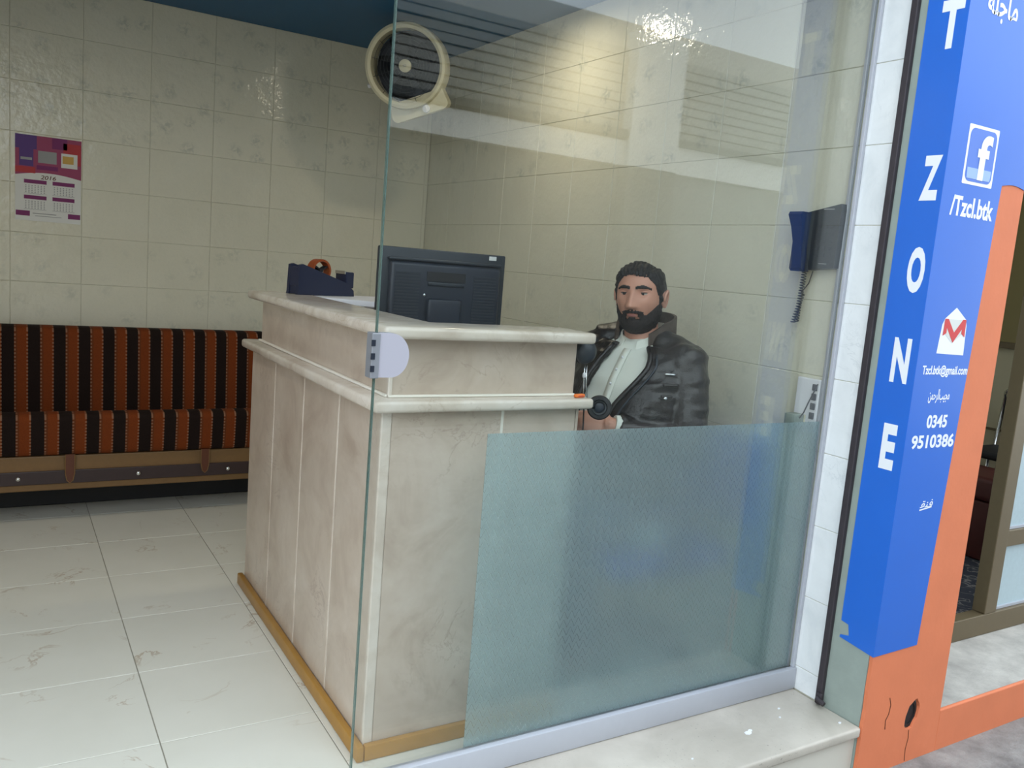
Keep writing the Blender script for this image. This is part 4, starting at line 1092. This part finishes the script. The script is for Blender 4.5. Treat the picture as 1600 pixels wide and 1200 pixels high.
pepart(band(1.094, 1.142, (.092, .096), (.072, .076), .34, .005, (-.386, .469), .024, point=-.016), 'shirt_collar', MAT['shirt'], sh, smooth=40)
s = MB(); pl_ = []
for k in range(20):
    z = .70 + .378 * k / 19; pl_.append(trunk(z, .02, .006))
for a, b in zip(pl_[:-1], pl_[1:]):
    for dx in (0,):
        s.poly([a - SD * .014, a + SD * .014, b + SD * .014, b - SD * .014], [(0, 1, 2, 3)])
bmesh.ops.remove_doubles(s.bm, verts=s.bm.verts, dist=1e-5); bmesh.ops.solidify(s.bm, geom=list(s.bm.faces), thickness=.003)
pepart(s, 'placket', MAT['shirt'], sh, smooth=True)
for z in (1.05, 1.01, .965, .905, .84):
    pepart(MB().ell(trunk(z, .02, .0080), (.0045, .0045, .0045), 10, 6), 'button', MAT['whitep'], sh, smooth=True)

# ---- jacket
jk = MB(); zs = [.60 + .495 * k / 26 for k in range(27)]; n = 44; oo = []; ii = []
def gap_at(z, sgn=1): return R((7 + 22 * sstep(.86, 1.06, z)) if sgn > 0 else (10 + 8 * sstep(1.08, .9, z)))
for z in zs:
    g = gap_at(z); g2 = gap_at(z, -1); ro = []; ri = []
    for i in range(n + 1):
        th = g + (2 * PI - g - g2) * i / n; ro.append(jk.bm.verts.new(trunk(z, th, .026))); ri.append(jk.bm.verts.new(trunk(z, th, .006)))
    oo.append(ro); ii.append(ri)
for q in range(len(zs) - 1):
    for i in range(n):
        jk.bm.faces.new((oo[q][i], oo[q][i + 1], oo[q + 1][i + 1], oo[q + 1][i])); jk.bm.faces.new((ii[q][i + 1], ii[q][i], ii[q + 1][i], ii[q + 1][i + 1]))
    for i in (0, n): jk.bm.faces.new((oo[q][i], ii[q][i], ii[q + 1][i], oo[q + 1][i]))
for q in (0, len(zs) - 1):
    for i in range(n): jk.bm.faces.new((oo[q][i], oo[q][i + 1], ii[q][i + 1], ii[q][i]))
def sleeve(a, b, c, shift):
    pts, rad = [], []
    p0 = a + shift
    seq = [(p0, .070), (a, .074)] + [(a.lerp(b, t), .072 - .012 * t) for t in (.25, .5, .75)] + [(b + (b - a).normalized() * .005, .060)] + [(b.lerp(c, t), .058 - .016 * t) for t in (.25, .5, .75, .97)]
    for i, (p, r) in enumerate(seq): pts.append(p); rad.append(r)
    jk.tube(pts, rad, 18)
sleeve(SH_L, EL_L, WR_L, Vector((-.01, .06, .0))); sleeve(SH_R, EL_R, WR_R, Vector((.02, -.06, .0)))
jk.ell(SH_L + Vector((.0, .015, .012)), (.080, .080, .062)); jk.ell(SH_R + Vector((.0, -.015, .012)), (.080, .080, .062))
jk.tube([SH_L + Vector((0, .02, .022)), Vector((-.372, .385, 1.098)), Vector((-.372, .420, 1.116))], [.058, .054, .040], 16); jk.tube([SH_R + Vector((0, -.015, .030)), Vector((-.395, .560, 1.105)), Vector((-.385, .520, 1.122))], [.060, .056, .042], 16)
jk.ell(EL_L + Vector((.01, .0, -.005)), (.066, .062, .062)); jk.ell(EL_R, (.064, .064, .062))
bmesh.ops.transform(jk.bm, matrix=PI_, verts=jk.bm.verts)
jm = remesh(jk, .006, 3, .0060, 12)
pemesh('jacket', jm, MAT['jacket'], label='dark brown leather jacket worn open')
pepart(band(1.095, 1.178, (.098, .090), (.092, .090), R(40), .010, (-.380, .472), .024, point=-.028), 'jacket_collar', MAT['collar'], smooth=40, label='brown turned-up jacket collar')
def front_edge(sgn, z0, z1, off, r, name, mat, dth=0.0):
    pts = []
    for k in range(24):
        z = z0 + (z1 - z0) * k / 23; pts.append(trunk(z, sgn * (gap_at(z, sgn) + dth), off))
    pepart(MB().tube(pts, r, 8), name, mat, smooth=True)
front_edge(1, .62, 1.09, .026, .009, 'jacket_edge', MAT['jacket'], .04); front_edge(-1, .62, 1.09, .026, .009, 'jacket_edge', MAT['jacket'], .04)
front_edge(1, .66, 1.07, .030, .0035, 'zip', MAT['plastic'], .18)
# chest pocket on his left: flap, metal bar and snap
for zz, a0, a1, r, mt, nm in ((1.018, .86, 1.08, .0032, 'steel', 'pocket_zip'), (.950, .93, 1.15, .0045, 'jacket', 'pocket_flap'), (.985, .90, 1.20, .006, 'jacket', 'pocket_seam')):
    pepart(MB().tube([trunk(zz, a0 + (a1 - a0) * k / 6, .036) for k in range(7)], r, 8), nm, MAT[mt], smooth=True)
pepart(MB().ell(trunk(.945, 1.02, .040), (.008, .006, .006), 12, 8), 'pocket_snap', MAT['steel'], smooth=True)
# cuffs and watch
dl = (WR_L - EL_L).normalized()
pepart(MB().tube([WR_L - dl * .012, WR_L + dl * .006], [.040, .036], 16), 'shirt_cuff', MAT['shirt'], smooth=40, label='white shirt cuff')
# trousers and shoes
tr = MB()
for hp_, kn, an in ((HIP_L, KN_L, AN_L), (HIP_R, KN_R, AN_R)):
    tr.tube([hp_ + Vector((.03, 0, 0)), hp_.lerp(kn, .5), kn + Vector((-.005, 0, .0))], [.105, .094, .076], 16); tr.ell(kn, (.076, .076, .074))
    tr.tube([kn, kn.lerp(an, .4), an + Vector((0, 0, .005))], [.074, .078, .066], 16)
tr.ell((-.43, .43, .545), (.15, .185, .10))
bmesh.ops.transform(tr.bm, matrix=PI_, verts=tr.bm.verts)
pemesh('trousers', remesh(tr, .011, 3, .006, 9), MAT['trousers'], label='dark loose trousers')
for an in (AN_L, AN_R):
    s = MB(); c = an + Vector((-.045, -.012, -.045))
    s.ell(c + Vector((.045, .008, .0)), (.045, .040, .042)).ell(c + Vector((-.035, -.008, -.012)), (.085, .042, .030))
    bmesh.ops.transform(s.bm, matrix=PI_, verts=s.bm.verts); pemesh('shoe', remesh(s, .007, 2), MAT['black'])

# ================================================================== THE NEIGHBOURING SHOP
ns = empty('settee', (2.36, .95, -.034), label='maroon rexine settee inside the neighbouring shop', cat='sofa')
MB().box(-.17, .17, -.72, .72, .001, .32, .012, 3).build('base', MAT['maroon'], ns, smooth=40)
MB().box(-.19, .17, -.74, .0, .321, .45, .03, 4).build('seat_cushion', MAT['maroon'], ns, smooth=50)
MB().box(-.19, .17, .002, .74, .321, .45, .03, 4).build('seat_cushion', MAT['maroon'], ns, smooth=50)
nc = empty('tube_chair', (2.76, .85, -.036), label='chrome tube chair with a dark seat behind the maroon settee', cat='chair')
for y in (-.2, .2):
    MB().tube([(-.18, y, .012), (-.18, y, .44), (-.10, y, .47), (.14, y, .47), (.20, y, .50), (.24, y, .80), (.20, y * .9, .84), (.12, y * .6, .86)], .012, 8).build('side_frame', MAT['steel'], nc, smooth=True)
    MB().tube([(.17, y, .012), (.15, y, .46)], .012, 8).build('rear_leg', MAT['steel'], nc, smooth=True)
MB().box(-.18, .16, -.185, .185, .475, .52, .015, 3).build('seat', MAT['black'], nc, smooth=40)
MB().box(.205, .235, -.18, .18, .60, .80, .012, 3).build('backrest', MAT['black'], nc, smooth=40)

# ================================================================== litter on the threshold
CHIPS = ('largest white paint chip on the marble threshold', 'smaller white chip touching the largest chip on the threshold', 'white chip on the threshold close to the glass rail, right of the large one', 'tiny white speck in the middle of the threshold, right of the large chip', 'leftmost tiny white speck on the marble threshold', 'white chip at the foot of the shutter guide on the threshold')
for i, (x, y, r, a) in enumerate(((-.365, -.165, .012, .3), (-.350, -.158, .008, 1.2), (-.16, -.10, .005, .7), (-.20, -.14, .004, 2.0), (-.62, -.20, .004, .5), (-.045, -.24, .006, 1.0))):
    pts = [(r * (1 + .4 * noise.noise(Vector((k * 1.7, i * 3.1, 0)))) * math.cos(a + 2 * PI * k / 6), r * .7 * math.sin(a + 2 * PI * k / 6)) for k in range(6)]
    MB().prism(pts, .0025).build('paint_chip', MAT['white'], None, loc=(x, y, .0004), label=CHIPS[i], cat='debris', group='paint chips on the threshold')
